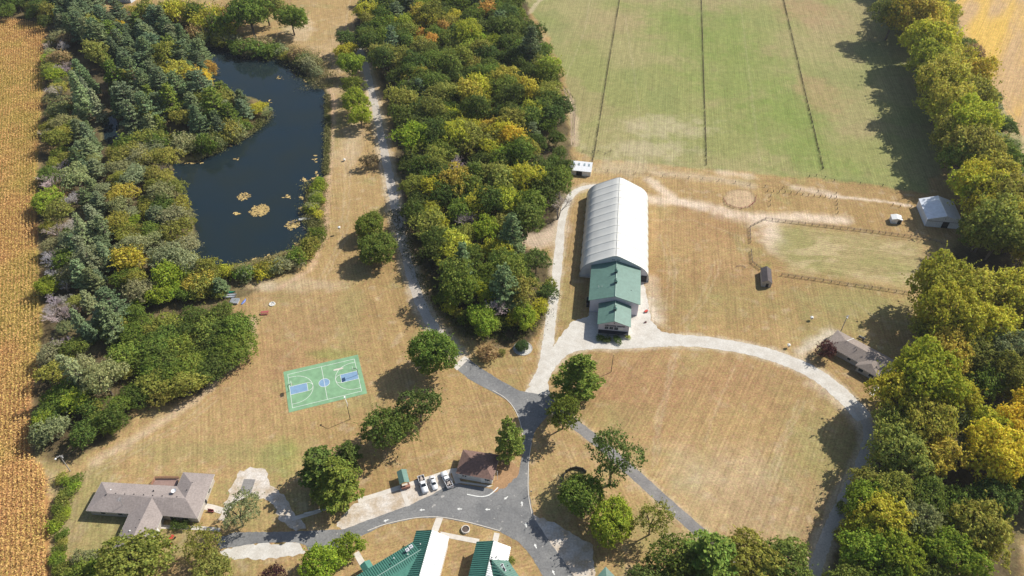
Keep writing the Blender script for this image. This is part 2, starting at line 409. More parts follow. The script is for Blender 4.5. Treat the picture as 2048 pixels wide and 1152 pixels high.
def trail(pts, wd, c, amt=.8, soft=1.0, seed=2, nz_=1.8):
    global col
    P = atxy(pts); xs = [p[0] for p in P]; ys = [p[1] for p in P]
    k = (X > min(xs) - 10) & (X < max(xs) + 10) & (Y > min(ys) - 10) & (Y < max(ys) + 10)
    d = seg_dist(wx2[k], wy2[k], P, False)
    f = amt * sstep(wd + soft, wd - soft, d + (fbm(X[k], Y[k], 3, seed, 3) - .5) * nz_)
    col[k] = mixc(col[k], np.broadcast_to(g3(c), (int(k.sum()), 3)), f)
# pasture beyond the pens
def past(k):
    a = mixc(np.broadcast_to(g3((.345, .315, .14)), (int(k.sum()), 3)), g3((.275, .295, .10)), sstep(.38, .62, n_big[k]))
    a = mixc(a, g3((.215, .265, .085)), .55 * sstep(.54, .72, fbm(X[k], Y[k], 26, 77, 4)))
    a = mixc(a, g3((.36, .28, .15)), .5 * sstep(.56, .7, fbm(X[k], Y[k], 22, 91, 4)))
    return mixc(a, g3((.30, .265, .12)), np.full(a.shape[0], .30)) * .88
paint([(1030, -120), (1040, 0), (1090, 60), (1130, 150), (1150, 300), (1190, 318), (1400, 338), (1600, 352), (1850, 385), (1905, 300), (1850, 60), (1790, -120)], past)
for q in ((1480, 150, 30, 40), (1560, 240, 22, 26), (1640, 330, 22, 8), (1590, 210, 14, 30), (1350, 60, 20, 40), (1600, 300, 16, 12), (1450, 60, 16, 30)):
    blob(*q, (.18, .235, .06), .55, seed=int(q[0]))
blob(1615, 20, 18, 26, (.33, .215, .12), .6, 5); blob(1640, 190, 12, 22, (.33, .225, .12), .5, 6); blob(1230, 40, 20, 18, (.34, .25, .14), .4, 7)
blob(1640, 60, 20, 26, (.34, .26, .14), .4, 8)
# bare earth round the pens and arena
for q in ((1330, 255, 22, 10), (1290, 300, 22, 8), (1250, 335, 24, 7)): blob(*q, (.44, .37, .24), .6, seed=int(q[1]))
PL = (.62, .50, .38)
trail([(1290, 398), (1340, 402), (1400, 410), (1440, 420), (1480, 432), (1540, 436), (1600, 434), (1690, 440)], 3.0, PL, .8, 2.5)
trail([(1300, 360), (1330, 385), (1350, 400), (1400, 415)], 2.2, PL, .75, 2)
trail([(1440, 428), (1500, 440), (1545, 445), (1560, 480), (1550, 500)], 3.2, PL, .65, 3)
trail([(1660, 392), (1720, 398), (1780, 405), (1820, 412)], 1.0, PL, .85, 1.0)
trail([(1590, 375), (1670, 390)], 2.0, PL, .6, 2); trail([(1440, 345), (1500, 352)], 2, PL, .5, 2); blob(1540, 470, 7, 9, PL, .75, 12)
trail([(1500, 372), (1450, 360), (1380, 352), (1310, 345)], 2.5, (.50, .40, .28), .55, 2.5)
trail([(1300, 560), (1310, 600), (1318, 640)], 3, (.52, .42, .30), .7, 2)
trail([(1310, 640), (1300, 600)], 1.5, (.6, .52, .42), .7, 1.5)
ring = [(1446 + 34 * (1 + math.cos(t)), 398 + 20 * math.sin(t)) for t in np.linspace(0, 2 * math.pi, 25)[:-1]]
paint(ring, (.30, .22, .12), .8, .6, False); paint([(1480 + (x - 1480) * .86, 398 + (y - 398) * .86) for x, y in ring], (.47, .34, .21), .9, .8, False)
# paddock
def padc(k):
    a = np.broadcast_to(g3((.32, .265, .125)), (int(k.sum()), 3))
    a = mixc(a, g3((.235, .24, .085)), .5 * sstep(.5, .66, fbm(X[k], Y[k], 17, 61, 4)))
    return mixc(a, g3((.48, .38, .22)), .6 * sstep(.55, .7, fbm(X[k] * .35, Y[k], 5, 67, 4)))
paint([(1560, 452), (1690, 466), (1850, 486), (1850, 575), (1700, 560), (1580, 540), (1545, 500)], padc, .9, 5)
blob(1530, 535, 3, 3, (.22, .24, .06), .7, 3)
# lawns: worn, reddish and greener patches
for q in ((1395, 450, 22, 14, RED, .5), (1480, 540, 18, 12, RED, .35), (1350, 560, 12, 20, RED, .35), (1440, 600, 25, 12, OLV, .3), (1700, 600, 24, 7, OLV, .6),
          (1350, 480, 12, 20, TAN, .5), (1235, 380, 6, 6, OCH, .4), (1140, 480, 3, 25, OCH, .6), (1130, 600, 4, 12, OLV, .4),
          (1500, 1000, 26, 20, PALE, .16), (1380, 800, 26, 22, RED, .45), (1280, 770, 16, 14, RED, .5), (1480, 760, 20, 10, RED, .4), (1220, 790, 8, 8, RED, .4), (1650, 900, 14, 18, OLV, .6), (1240, 830, 12, 6, OLV, .3), (1600, 780, 14, 12, OCH, .35),
          (1430, 930, 20, 8, PALE, .15), (1450, 860, 18, 14, TAN, .5),
          (570, 700, 14, 18, RED, .38), (480, 790, 14, 16, RED, .30), (560, 640, 14, 8, OCH, .4), (400, 850, 20, 16, TAN, .6), (650, 560, 10, 20, TAN, .7), (640, 640, 12, 20, OCH, .35),
          (660, 708, 9, 2.5, GRN, .5), (560, 915, 7, 6, GRN, .6), (545, 925, 4, 6, OLV, .6), (480, 905, 9, 4, OLV, .5), (360, 900, 14, 4, OLV, .4), (700, 620, 5, 22, OLV, .4),
          (560, 590, 14, 6, OCH, .5), (600, 570, 16, 4, PALE, .3), (520, 575, 6, 3, PALE, .4), (230, 1060, 14, 10, OLV, .75), (170, 1000, 5, 14, OLV, .6), (370, 1090, 8, 5, OLV, .5),
          (690, 380, 7, 40, TAN, .5), (670, 250, 4, 40, OLV, .4), (700, 290, 6, 24, PALE, .25), (660, 120, 16, 50, PALE, .28), (680, 60, 20, 60, TAN, .5), (600, 60, 8, 16, PALE, .4),
          (860, 1090, 12, 6, OCH, .5), (920, 1110, 5, 8, OCH, .5), (1040, 1100, 6, 6, OCH, .6), (1180, 900, 10, 8, OCH, .4), (1130, 1000, 6, 8, OLV, .4), (1150, 960, 4, 4, GRN, .4),
          (1280, 1060, 8, 8, OLV, .4), (900, 860, 24, 16, TAN, .55), (960, 830, 10, 10, OCH, .3), (1750, 620, 20, 10, OLV, .5), (1650, 660, 14, 10, OLV, .4)):
    blob(q[0], q[1], q[2], q[3], q[4], q[5], seed=int(q[0] + q[1]))
trail([(505, 640), (500, 690), (450, 745), (390, 800), (330, 840), (250, 890), (190, 925)], 1.6, (.55, .42, .29), .55, 1.5)
trail([(655, 180), (668, 200), (662, 300), (655, 400), (650, 470), (620, 540), (560, 575)], 1.3, (.52, .36, .24), .6, 1.2)
trail([(1180, 715), (1140, 735), (1125, 765)], .8, (.50, .36, .22), .5, .8)
trail([(1620, 765), (1690, 815), (1740, 880)], 2.0, (.50, .40, .28), .6, 1.8)
trail([(1600, 705), (1640, 680), (1665, 665)], 2.2, (.54, .47, .37), .75, 1.8)
trail([(1140, 200), (1150, 240), (1148, 290)], 2.0, (.46, .36, .24), .8, 1.2)
trail([(1048, 455), (1070, 480), (1090, 470), (1110, 455)], 6, (.50, .40, .31), .8, 3)
trail([(40 + 1040, 0), (1045, 40)], 1.6, (.5, .4, .28), .6, 1)
for pts_, a_ in (([(1345, 700), (1330, 780), (1312, 850), (1305, 930)], .35), ([(1353, 700), (1338, 780), (1320, 850), (1314, 930)], .35), ([(1470, 730), (1440, 800), (1410, 880)], .25), ([(1600, 800), (1560, 880), (1540, 960)], .3), ([(1610, 803), (1570, 884), (1550, 962)], .3),
        ([(1320, 470), (1340, 540), (1330, 620)], .3), ([(1332, 470), (1352, 540), (1342, 620)], .3), ([(1430, 520), (1400, 600), (1360, 650)], .28), ([(1442, 522), (1412, 603), (1372, 655)], .28), ([(1300, 440), (1390, 440), (1470, 470), (1490, 520)], .25),
        ([(700, 250), (690, 350), (685, 470), (640, 560)], .35), ([(710, 250), (700, 350), (695, 470), (650, 560)], .35), ([(700, 0), (690, 60), (670, 150)], .35), ([(190, 940), (260, 900), (360, 850), (430, 790)], .3), ([(196, 948), (266, 906), (366, 856), (438, 796)], .3),
        ([(560, 640), (600, 690), (560, 720)], .2), ([(160, 1080), (190, 1000), (240, 955)], .35), ([(152, 1076), (182, 996), (234, 948)], .35), ([(1250, 30), (1270, 160), (1290, 300)], .2), ([(1480, 0), (1500, 160), (1520, 330)], .2), ([(1130, 160), (1170, 60), (1180, 0)], .25),
        ([(740, 900), (800, 930), (880, 900)], .25), ([(1120, 880), (1160, 960), (1220, 990)], .2), ([(1700, 600), (1760, 640), (1830, 650)], .25)):
    trail(pts_, .30, (.54, .44, .31), a_ * .8, .55, 2, .3)
# shaded leaf litter under the woods
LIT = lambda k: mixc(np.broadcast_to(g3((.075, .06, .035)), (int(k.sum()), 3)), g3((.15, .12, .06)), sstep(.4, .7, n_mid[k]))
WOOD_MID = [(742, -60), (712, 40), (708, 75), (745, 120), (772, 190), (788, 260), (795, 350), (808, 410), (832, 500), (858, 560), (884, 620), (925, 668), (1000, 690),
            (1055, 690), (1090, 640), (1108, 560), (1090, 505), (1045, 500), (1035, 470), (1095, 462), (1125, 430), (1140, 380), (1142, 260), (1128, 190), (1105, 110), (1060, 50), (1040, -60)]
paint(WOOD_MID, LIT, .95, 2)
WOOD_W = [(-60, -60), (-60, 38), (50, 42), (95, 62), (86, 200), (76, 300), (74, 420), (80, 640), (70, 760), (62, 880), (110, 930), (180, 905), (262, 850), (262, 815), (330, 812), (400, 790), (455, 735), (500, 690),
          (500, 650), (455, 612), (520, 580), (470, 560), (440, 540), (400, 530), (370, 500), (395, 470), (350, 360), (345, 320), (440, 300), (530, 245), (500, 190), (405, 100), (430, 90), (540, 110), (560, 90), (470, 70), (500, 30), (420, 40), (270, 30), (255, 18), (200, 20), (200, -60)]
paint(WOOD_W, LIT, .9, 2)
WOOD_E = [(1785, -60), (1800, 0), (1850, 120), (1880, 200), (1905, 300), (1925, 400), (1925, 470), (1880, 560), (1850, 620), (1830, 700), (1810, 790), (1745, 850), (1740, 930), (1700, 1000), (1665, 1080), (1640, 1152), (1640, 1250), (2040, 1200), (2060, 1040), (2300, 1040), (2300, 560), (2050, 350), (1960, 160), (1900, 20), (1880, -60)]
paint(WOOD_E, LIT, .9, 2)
paint([(100, 955), (150, 960), (180, 930), (160, 1000), (140, 1080), (110, 1152), (99, 1152)], (.30, .24, .13), .8, 1.5)
# fields
def cornc(k): return mixc(np.broadcast_to(g3((.40, .22, .09)), (int(k.sum()), 3)), g3((.33, .26, .07)), sstep(.45, .6, n_big[k]))
paint(CORN, cornc, 1, .6, False)
SOY = [(1868, -120), (1880, 0), (1910, 60), (1960, 140), (2010, 220), (2060, 300), (2200, 420), (2600, 300), (2600, -120)]
paint([(1850, -120), (1860, 0), (1895, 60), (1940, 140), (1990, 225), (2035, 300), (2200, 470), (2600, 300), (2600, -120)], (.38, .32, .17), .9, 2)
ca, sa = math.cos(R(-33)), math.sin(R(-33))
def soyc(k):
    u = X[k] * ca + Y[k] * sa; v = -X[k] * sa + Y[k] * ca
    a = mixc(np.broadcast_to(g3((.52, .34, .12)), (int(k.sum()), 3)), g3((.46, .31, .16)), sstep(.4, .62, fbm(u, v * .18, 12, 41, 4)))
    return mixc(a, g3((.58, .38, .09)), .8 * sstep(.5, .66, fbm(u, v * .15, 20, 47, 3)))
paint(SOY, soyc, 1, 1.2)
trail([(1905, 60), (1955, 140), (2005, 225), (2052, 300)], .5, (.26, .2, .10), .5, .5); trail([(1896, 10), (1950, 110), (2010, 200), (2048, 262)], .35, (.3, .22, .12), .5, .4)
# gravel spilling beside the drives, mud under the pond
for P_, wd_ in ((GRAVEL_N, 2.6), (GRAVEL_E, 3.6), (LANE_E, 3.2), (LANE_W, 3.6)): trail(P_, wd_, (.50, .41, .29), .75, 1.2)
trail(DRIVE_SE, 2.6, (.50, .39, .25), .65, .8)
col = mixc(col, g3((.16, .15, .06)), .75 * sstep(3.2, .5, dp)); col = mixc(col, g3((.045, .042, .028)), sstep(.7, -.3, dp))
# direction in which each lawn was mown: across / along coordinates
ang = np.full(X.shape, -17.0)
def setang(pts, a):
    P = atxy(pts); ang[inside(X, Y, P)] = a
setang([(1060, 790), (1140, 700), (1300, 690), (1560, 715), (1740, 850), (1640, 1152), (1500, 1152), (1090, 810)], 30)
setang([(1100, 690), (1130, 370), (1200, 330), (1900, 400), (1900, 700), (1600, 720), (1300, 680)], 9)
setang([(1040, -100), (1140, 200), (1150, 330), (1900, 390), (1900, 0), (1800, -100)], 9.8)
setang([(1500, 440), (1860, 480), (1860, 580), (1560, 545)], 102)
setang([(720, -80), (600, -80), (600, 200), (650, 200), (655, 520), (790, 520)], -13)
setang([(690, 1152), (700, 1060), (1080, 1050), (1090, 1152)], 75)
setang([(1880, -100), (2600, -100), (2600, 500), (2040, 290)], 33)
ra = np.radians(ang); U = X * np.cos(ra) - Y * np.sin(ra); V = X * np.sin(ra) + Y * np.cos(ra)
idx = np.arange(NX * NY).reshape(NY, NX)
F = np.stack([idx[:-1, :-1], idx[:-1, 1:], idx[1:, 1:], idx[1:, :-1]], -1).reshape(-1, 4)
mg = bpy.data.materials.new('ground_grass'); mg.use_nodes = True
me = np_mesh('ground', np.stack([X, Y, Z], -1), F, mg, smooth=True)
a_ = me.attributes.new('tint', 'FLOAT_COLOR', 'POINT'); a_.data.foreach_set('color', np.concatenate([np.clip(col, 0, 1), np.ones((len(X), 1), np.float32)], 1).astype(np.float32).ravel())
a_ = me.attributes.new('mow', 'FLOAT_VECTOR', 'POINT'); a_.data.foreach_set('vector', np.stack([U, V, U * 0], -1).astype(np.float32).ravel())
tag(link('ground', me), kind='structure')
t = mg.node_tree; L = t.links.new; b = t.nodes["Principled BSDF"]; b.inputs["Roughness"].default_value = 1; b.inputs["Specular IOR Level"].default_value = .05
at1 = node(t, "ShaderNodeAttribute", attribute_name='tint'); at2 = node(t, "ShaderNodeAttribute", attribute_name='mow')
def nz(vec, scale, detail, lo, hi, a, bb, rough=.6):
    n = node(t, "ShaderNodeTexNoise"); n.inputs["Scale"].default_value = scale; n.inputs["Detail"].default_value = detail; n.inputs["Roughness"].default_value = rough
    L(vec, n.inputs["Vector"]); m = node(t, "ShaderNodeMapRange")
    for k_, v_ in (("From Min", lo), ("From Max", hi), ("To Min", a), ("To Max", bb)): m.inputs[k_].default_value = v_
    L(n.outputs["Fac"], m.inputs["Value"]); return m.outputs[0], n
mp = node(t, "ShaderNodeMapping"); mp.inputs["Scale"].default_value = (1.35, .045, 1); L(at2.outputs["Vector"], mp.inputs[0])
mp2 = node(t, "ShaderNodeMapping"); mp2.inputs["Scale"].default_value = (.42, .012, 1); L(at2.outputs["Vector"], mp2.inputs[0])
geo = node(t, "ShaderNodeTexCoord")
s1, _ = nz(mp.outputs[0], 1.0, 3, .3, .7, .87, 1.13)
s2, _ = nz(mp2.outputs[0], 1.0, 2, .3, .7, .93, 1.07)
s3, n3_ = nz(geo.outputs["Object"], 1.6, 6, .30, .70, .50, 1.50, .85)
s4, _ = nz(geo.outputs["Object"], .33, 4, .3, .7, .85, 1.15)
wv = node(t, "ShaderNodeTexWave"); wv.inputs["Scale"].default_value = .42 * 2 * math.pi / 20 * 1.9; wv.inputs["Distortion"].default_value = 1.2; wv.inputs["Detail"].default_value = 2; wv.inputs["Detail Scale"].default_value = .6
L(at2.outputs["Vector"], wv.inputs["Vector"]); mw = node(t, "ShaderNodeMapRange"); mw.inputs["To Min"].default_value = .955; mw.inputs["To Max"].default_value = 1.045; L(wv.outputs["Fac"], mw.inputs["Value"]); s5 = mw.outputs[0]
mm = None
for s_ in (s1, s2, s3, s4, s5):
    if mm is None: mm = s_
    else:
        q = node(t, "ShaderNodeMath", operation='MULTIPLY'); L(mm, q.inputs[0]); L(s_, q.inputs[1]); mm = q.outputs[0]
vs = node(t, "ShaderNodeVectorMath", operation='SCALE'); L(at1.outputs["Color"], vs.inputs[0]); L(mm, vs.inputs["Scale"])
hs = node(t, "ShaderNodeHueSaturation"); h_, _ = nz(geo.outputs["Object"], .9, 4, .3, .7, .480, .520); L(h_, hs.inputs["Hue"]); L(vs.outputs[0], hs.inputs["Color"])
L(hs.outputs[0], b.inputs["Base Color"])
bp = node(t, "ShaderNodeBump"); bp.inputs["Strength"].default_value = .5; bp.inputs["Distance"].default_value = .12; L(n3_.outputs["Fac"], bp.inputs["Height"]); L(bp.outputs[0], b.inputs["Normal"])
del GX, GY, wx, wy, wx2, wy2, F

# pond water
wm = bpy.data.materials.new('pond_water'); wm.use_nodes = True; t = wm.node_tree; L = t.links.new; b = t.nodes["Principled BSDF"]
b.inputs["Roughness"].default_value = .05; b.inputs["IOR"].default_value = 1.33
tc = node(t, "ShaderNodeTexCoord"); n = node(t, "ShaderNodeTexNoise"); n.inputs["Scale"].default_value = .05; n.inputs["Detail"].default_value = 5; L(tc.outputs["Object"], n.inputs["Vector"])
mx = node(t, "ShaderNodeMix", data_type='RGBA'); mx.inputs[6].default_value = (.008, .022, .038, 1); mx.inputs[7].default_value = (.020, .026, .018, 1)
L(n.outputs["Fac"], mx.inputs[0]); L(mx.outputs[2], b.inputs["Base Color"])
n2 = node(t, "ShaderNodeTexNoise"); n2.inputs["Scale"].default_value = 1.6; n2.inputs["Detail"].default_value = 3; L(tc.outputs["Object"], n2.inputs["Vector"])
bp = node(t, "ShaderNodeBump"); bp.inputs["Strength"].default_value = .12; bp.inputs["Distance"].default_value = .03; L(n2.outputs["Fac"], bp.inputs["Height"]); L(bp.outputs[0], b.inputs["Normal"])
def tess(pts3):
    return geometry.tessellate_polygon([[Vector(p) for p in pts3]])
cx_ = sum(p[0] for p in PONDW) / len(PONDW); cy_ = sum(p[1] for p in PONDW) / len(PONDW)
o = MB().poly([(-238, 228, -.45), (-60, 228, -.45), (-60, 430, -.45), (-238, 430, -.45)]).build('pond_water', wm)
tag(o, kind='structure')

# ------------------------------------------------------------------ roads and paving as thin sheets
def ragged(P, amp, step=1.0):
    out = []
    n = len(P)
    for i in range(n):
        a = Vector(P[i]); b_ = Vector(P[(i + 1) % n]); d = (b_ - a).length; k = max(1, int(d / step))
        nrm = Vector((-(b_ - a).y, (b_ - a).x)).normalized() if d > 0 else Vector((0, 0))
        for j in range(k):
            q = a.lerp(b_, j / k); out.append(q + nrm * random.uniform(-amp, amp))
    return out
def sheet(name, P, z, m, amp=0.0, parent=None, kind='structure', smooth_pts=False):
    P = [Vector(p[:2]) for p in P]
    if smooth_pts: P = chaikin(P)
    if amp: P = ragged(P, amp)
    tri = tess([(p[0], p[1], 0) for p in P])
    me = bpy.data.meshes.new(name); me.from_pydata([(p[0], p[1], z) for p in P], [], [t_ for t_ in tri]); me.materials.append(m); me.update()
    bm = bmesh.new(); bm.from_mesh(me); 
    for f in bm.faces:
        if f.normal.z < 0: f.normal_flip()
    bm.to_mesh(me); bm.free()
    o = link(name, me, parent)
    if kind: tag(o, kind=kind)
    return o
def chaikin(P, it=2, closed=True):
    for _ in range(it):
        Q = []; n = len(P)
        for i in range(n if closed else n - 1):
            a, b_ = Vector(P[i]), Vector(P[(i + 1) % n]); Q += [a.lerp(b_, .25), a.lerp(b_, .75)]
        if not closed: Q = [Vector(P[0])] + Q + [Vector(P[-1])]
        P = Q
    return P
def ribbon(name, pts, width, z, m, amp=.15, it=3, kind='structure', parent=None):
    P = chaikin([Vector(p) for p in atxy(pts)], it, False); n = len(P)
    ws = width if isinstance(width, (list, tuple)) else (width, width)
    # resample about every metre
    Q = []; 
    for a, b_ in zip(P[:-1], P[1:]):
        k = max(1, int((b_ - a).length / 1.2))
        Q += [a.lerp(b_, j / k) for j in range(k)]
    Q.append(P[-1]); vs = []; n = len(Q)
    for i, p in enumerate(Q):
        d = (Q[min(i + 1, n - 1)] - Q[max(i - 1, 0)]).normalized(); nr = Vector((-d.y, d.x)); w_ = ws[0] + (ws[1] - ws[0]) * i / (n - 1)
        for s_ in (1, -1):
            q = p + nr * s_ * (w_ / 2 + random.uniform(-amp, amp)); vs.append((q.x, q.y, z))
    fs = [(2 * i, 2 * i + 1, 2 * i + 3, 2 * i + 2) for i in range(n - 1)]
    me = bpy.data.meshes.new(name); me.from_pydata(vs, [], fs); me.materials.append(m); me.update()
    o = link(name, me, parent)
    if kind: tag(o, kind=kind)
    return o
ribbon('gravel_lane', LANE_W, 3.8, .012, M['gravel_lane'], .3)
ribbon('gravel_road', GRAVEL_N, (2.7, 4.4), .016, M['gravel'], .22)
ribbon('gravel_road', GRAVEL_E, (4.8, 6.4), .024, M['gravel'], .25)
ribbon('gravel_lane', LANE_E, (3.0, 3.7), .012, M['gravel_lane'], .3)
sheet('gravel_yard', atxy([(1098, 722), (1108, 690), (1124, 668), (1146, 642), (1176, 634), (1186, 600), (1286, 560), (1296, 600), (1302, 640), (1322, 664), (1400, 676), (1400, 690), (1300, 694), (1230, 696), (1170, 695), (1130, 708), (1108, 740), (1096, 765), (1100, 790), (1070, 800), (1045, 785), (1062, 772), (1080, 750)]), .020, M['gravel'], .3)
sheet('gravel_path', atxy([(480, 942), (508, 934), (530, 938), (545, 975), (562, 985), (580, 1010), (612, 1056), (592, 1062), (562, 1042), (540, 1000), (500, 992), (470, 1004), (448, 1040), (436, 1040), (452, 1000), (466, 962)]), .014, M['gravel_thin'], .5)
sheet('gravel_path', atxy([(440, 1104), (470, 1092), (520, 1087), (596, 1086), (614, 1104), (585, 1114), (520, 1118), (470, 1118), (446, 1114)]), .014, M['gravel'], .5)
sheet('gravel_strip', atxy([(672, 1052), (690, 1022), (722, 1000), (800, 977), (902, 944), (906, 966), (870, 990), (820, 1014), (770, 1033), (720, 1050), (690, 1064)]), .014, M['gravel_thin'], .35)
sheet('gravel_yard', atxy([(1064, 1030), (1095, 1040), (1145, 1066), (1185, 1090), (1190, 1160), (1180, 1200), (1140, 1200), (1105, 1130), (1078, 1075)]), .010, M['gravel_thin'], .4)
sheet('asphalt_road', atxy([(907, 733), (930, 713), (960, 735), (1000, 760), (1040, 782), (1076, 788), (1100, 792), (1112, 812), (1086, 842), (1070, 862), (1062, 890), (1058, 930), (1058, 985), (1068, 1035), (1100, 1085), (1140, 1140), (1165, 1200), (1112, 1200),
      (1086, 1152), (1062, 1112), (1038, 1084), (1000, 1064), (940, 1047), (880, 1035), (830, 1037), (770, 1050), (722, 1072), (690, 1092), (650, 1102), (618, 1105), (612, 1090), (590, 1084), (520, 1086), (440, 1098), (432, 1078), (470, 1064), (540, 1064), (620, 1062),
      (690, 1058), (720, 1046), (770, 1028), (820, 1010), (866, 988), (905, 966), (985, 978), (1018, 966), (1036, 950), (1046, 905), (1046, 862), (1034, 825), (1014, 800), (985, 784), (940, 760)]), .030, M['asphalt'], .10)
ribbon('asphalt_drive', DRIVE_SE, 3.7, .026, M['asphalt_old'], .10)
sheet('concrete_pad', atxy([(906, 733), (929, 712), (938, 718), (914, 741)]), .036, M['concrete'])
sheet('concrete_pad', atxy([(488, 958), (511, 959), (501, 990), (479, 986)]), .022, M['asphalt_old'])
ribbon('footpath', [(584, 1038), (620, 1028), (655, 1016)], 1.3, .040, M['concrete'], 0)
ribbon('footpath', [(716, 1001), (760, 988), (805, 973), (850, 959), (908, 940)], 1.5, .040, M['concrete'], 0)
ribbon('footpath', [(803, 975), (810, 994), (817, 1012)], 1.3, .044, M['concrete'], 0)
ribbon('footpath', [(880, 1034), (874, 1050), (868, 1066)], 2.0, .040, M['concrete'], 0)
ribbon('footpath', [(880, 1068), (915, 1075), (958, 1083)], 1.5, .044, M['concrete'], 0)
ribbon('footpath', [(994, 1066), (989, 1088)], 1.6, .040, M['concrete'], 0)
ribbon('footpath', [(712, 1105), (724, 1126), (736, 1146)], 1.7, .040, M['concrete'], 0)
ribbon('footpath', [(318, 1053), (360, 1055), (400, 1056), (440, 1060)], 1.2, .040, M['concrete'], 0)
ribbon('footpath', [(400, 1012), (420, 1014), (445, 1022)], 2.0, .040, M['concrete'], 0)
ribbon('footpath', [(1742, 790), (1752, 776), (1760, 764)], 1.4, .040, M['concrete'], 0)
ribbon('footpath', [(1275, 640), (1278, 615), (1283, 595)], 1.4, .040, M['concrete'], 0)
ribbon('dirt_track', [(1128, 178), (1138, 205), (1143, 240), (1143, 290)], .6, .010, M['dirt_track'], .1)
ribbon('dirt_track', [(1136, 178), (1146, 205), (1149, 240), (1149, 290)], .6, .010, M['dirt_track'], .1)
sheet('straw_bed', atxy([(986, 985), (988, 965), (1002, 925), (1018, 922), (1040, 935), (1032, 955), (1014, 973)]), .046, M['straw'], .4)
# kerbs with painted tops
def kerb(pts, m, w_=.22, h=.13, label=''):
    P = chaikin([Vector(p) for p in atxy(pts)], 3, False); mb = MB()
    n = len(P); vs = []
    for i, p in enumerate(P):
        d = (P[min(i + 1, n - 1)] - P[max(i - 1, 0)]).normalized(); nr = Vector((-d.y, d.x)) * w_ / 2
        vs += [(p.x + nr.x, p.y + nr.y, 0), (p.x + nr.x, p.y + nr.y, h), (p.x - nr.x, p.y - nr.y, h), (p.x - nr.x, p.y - nr.y, 0)]
    fs = []
    for i in range(n - 1):
        for j in range(3): fs.append((4 * i + j, 4 * i + j + 1, 4 * i + 4 + j + 1, 4 * i + 4 + j))
    o = mb.add(vs, fs).build('kerb', m); tag(o, label, 'kerb'); return o
kerb([(934, 989), (948, 992), (962, 994), (976, 992), (986, 985), (996, 975)], M['paint_white'], .32, .13, 'curved white painted kerb in front of the brown roofed office')
kerb([(1063, 886), (1058, 915), (1056, 950), (1056, 990), (1064, 1030)], M['concrete'], .22, .12, 'long pale kerb along the east edge of the asphalt yard')
kerb([(985, 781), (1012, 796), (1033, 822), (1045, 860), (1047, 905)], M['concrete'], .22, .12, 'pale kerb curving round the lawn corner north of the office')
kerb([(1000, 1062), (940, 1045), (880, 1033), (830, 1035), (770, 1048), (735, 1062)], M['concrete'], .22, .12, 'pale kerb along the lawn of the big green roofed lodge')

# arrows painted on the yard
def arrow(px, py, a):
    c = at(px, py)
    pts = [(0, -.95), (.2, -.95), (.2, .05), (.55, .05), (0, .95), (-.55, .05), (-.2, .05), (-.2, -.95)]
    ca_, sa_ = math.cos(a), math.sin(a)
    P = [(c.x + .8 * (x * ca_ - y * sa_), c.y + .8 * (x * sa_ + y * ca_)) for x, y in pts]
    return sheet('painted_arrow', P, .037, M['paint_white'], 0, kind=None)
ARROWS = [(844, 1020, 95, 'painted arrow on the asphalt below the green roofed kiosk'), (919, 1018, 88, 'painted arrow on the asphalt south of the three parked cars'),
          (975, 1019, 90, 'painted arrow in the middle of the asphalt yard'), (1012, 996, 132, 'painted arrow by the end of the curved white kerb'),
          (1044, 1007, 6, 'painted arrow pointing north at the east side of the yard'), (772, 1041, 112, 'painted arrow on the narrowing asphalt west of the yard'),
          (1052, 1050, 10, 'painted arrow in the tree shade at the yard edge'), (1071, 1092, 22, 'painted arrow on the drive east of the glare-whitened lodge wing'), (1107, 1145, 22, 'painted arrow at the bottom of the drive, by the dark shade')]
for x_, y_, a__, l_ in ARROWS:
    tag(arrow(x_, y_, R(a__)), l_, 'road marking', 'white arrows painted on the asphalt')

# basketball court
tl, tr, br, bl = [at(*p) for p in ((566.3, 744), (714.3, 710.2), (734.6, 786.4), (579.7, 824.8))]
ux = ((tr - tl) + (br - bl)).normalized(); cc = (tl + tr + br + bl) / 4
court = empty('basketball_court', (cc.x, cc.y, 0), math.atan2(ux.y, ux.x), 'green basketball court with blue keys and white lines on the tan lawn', 'basketball court')
MB().slab([(-12.9, -9.25), (12.9, -9.25), (12.9, 9.25), (-12.9, 9.25)], -.1, .04).build('slab', M['court_green'], court)
HL, HW, LW = 11.45, 7.6, .13
off = at(758 / 7.68 * 1 + 550, 690 + 580 / 7.68) ; off = Matrix.Rotation(-math.atan2(ux.y, ux.x), 3, 'Z') @ (off - cc)
ox, oy = off.x, off.y
mbk = MB()
def disc(mb, x, y, r, z, n=40): mb.add([(x + r * math.cos(2 * math.pi * i / n), y + r * math.sin(2 * math.pi * i / n), z) for i in range(n)], [tuple(range(n))])
for s_ in (-1, 1):
    a0, a1 = sorted((ox + s_ * HL, ox + s_ * (HL - 5.79)))
    mbk.add([(a0, oy - 1.83, .044), (a1, oy - 1.83, .044), (a1, oy + 1.83, .044), (a0, oy + 1.83, .044)], [(0, 1, 2, 3)])
disc(mbk, ox, oy, 1.83, .044); mbk.build('key', M['court_blue'], court)
ml = MB(); zl = [.050]
def line(a, b_):
    zl[0] += .0008
    a = Vector(a); b_ = Vector(b_); d = (b_ - a).normalized(); nr = Vector((-d.y, d.x)) * LW / 2; a = a - d * LW / 2; b_ = b_ + d * LW / 2
    ml.add([(*(a + nr), zl[0]), (*(a - nr), zl[0]), (*(b_ - nr), zl[0]), (*(b_ + nr), zl[0])], [(0, 1, 2, 3)])
def arc(x, y, r, a0, a1, n=28):
    zl[0] += .0008; vs = []
    for i in range(n + 1):
        t_ = a0 + (a1 - a0) * i / n
        for q in (r - LW / 2, r + LW / 2): vs.append((x + q * math.cos(t_), y + q * math.sin(t_), zl[0]))
    ml.add(vs, [(2 * i, 2 * i + 1, 2 * i + 3, 2 * i + 2) for i in range(n)])
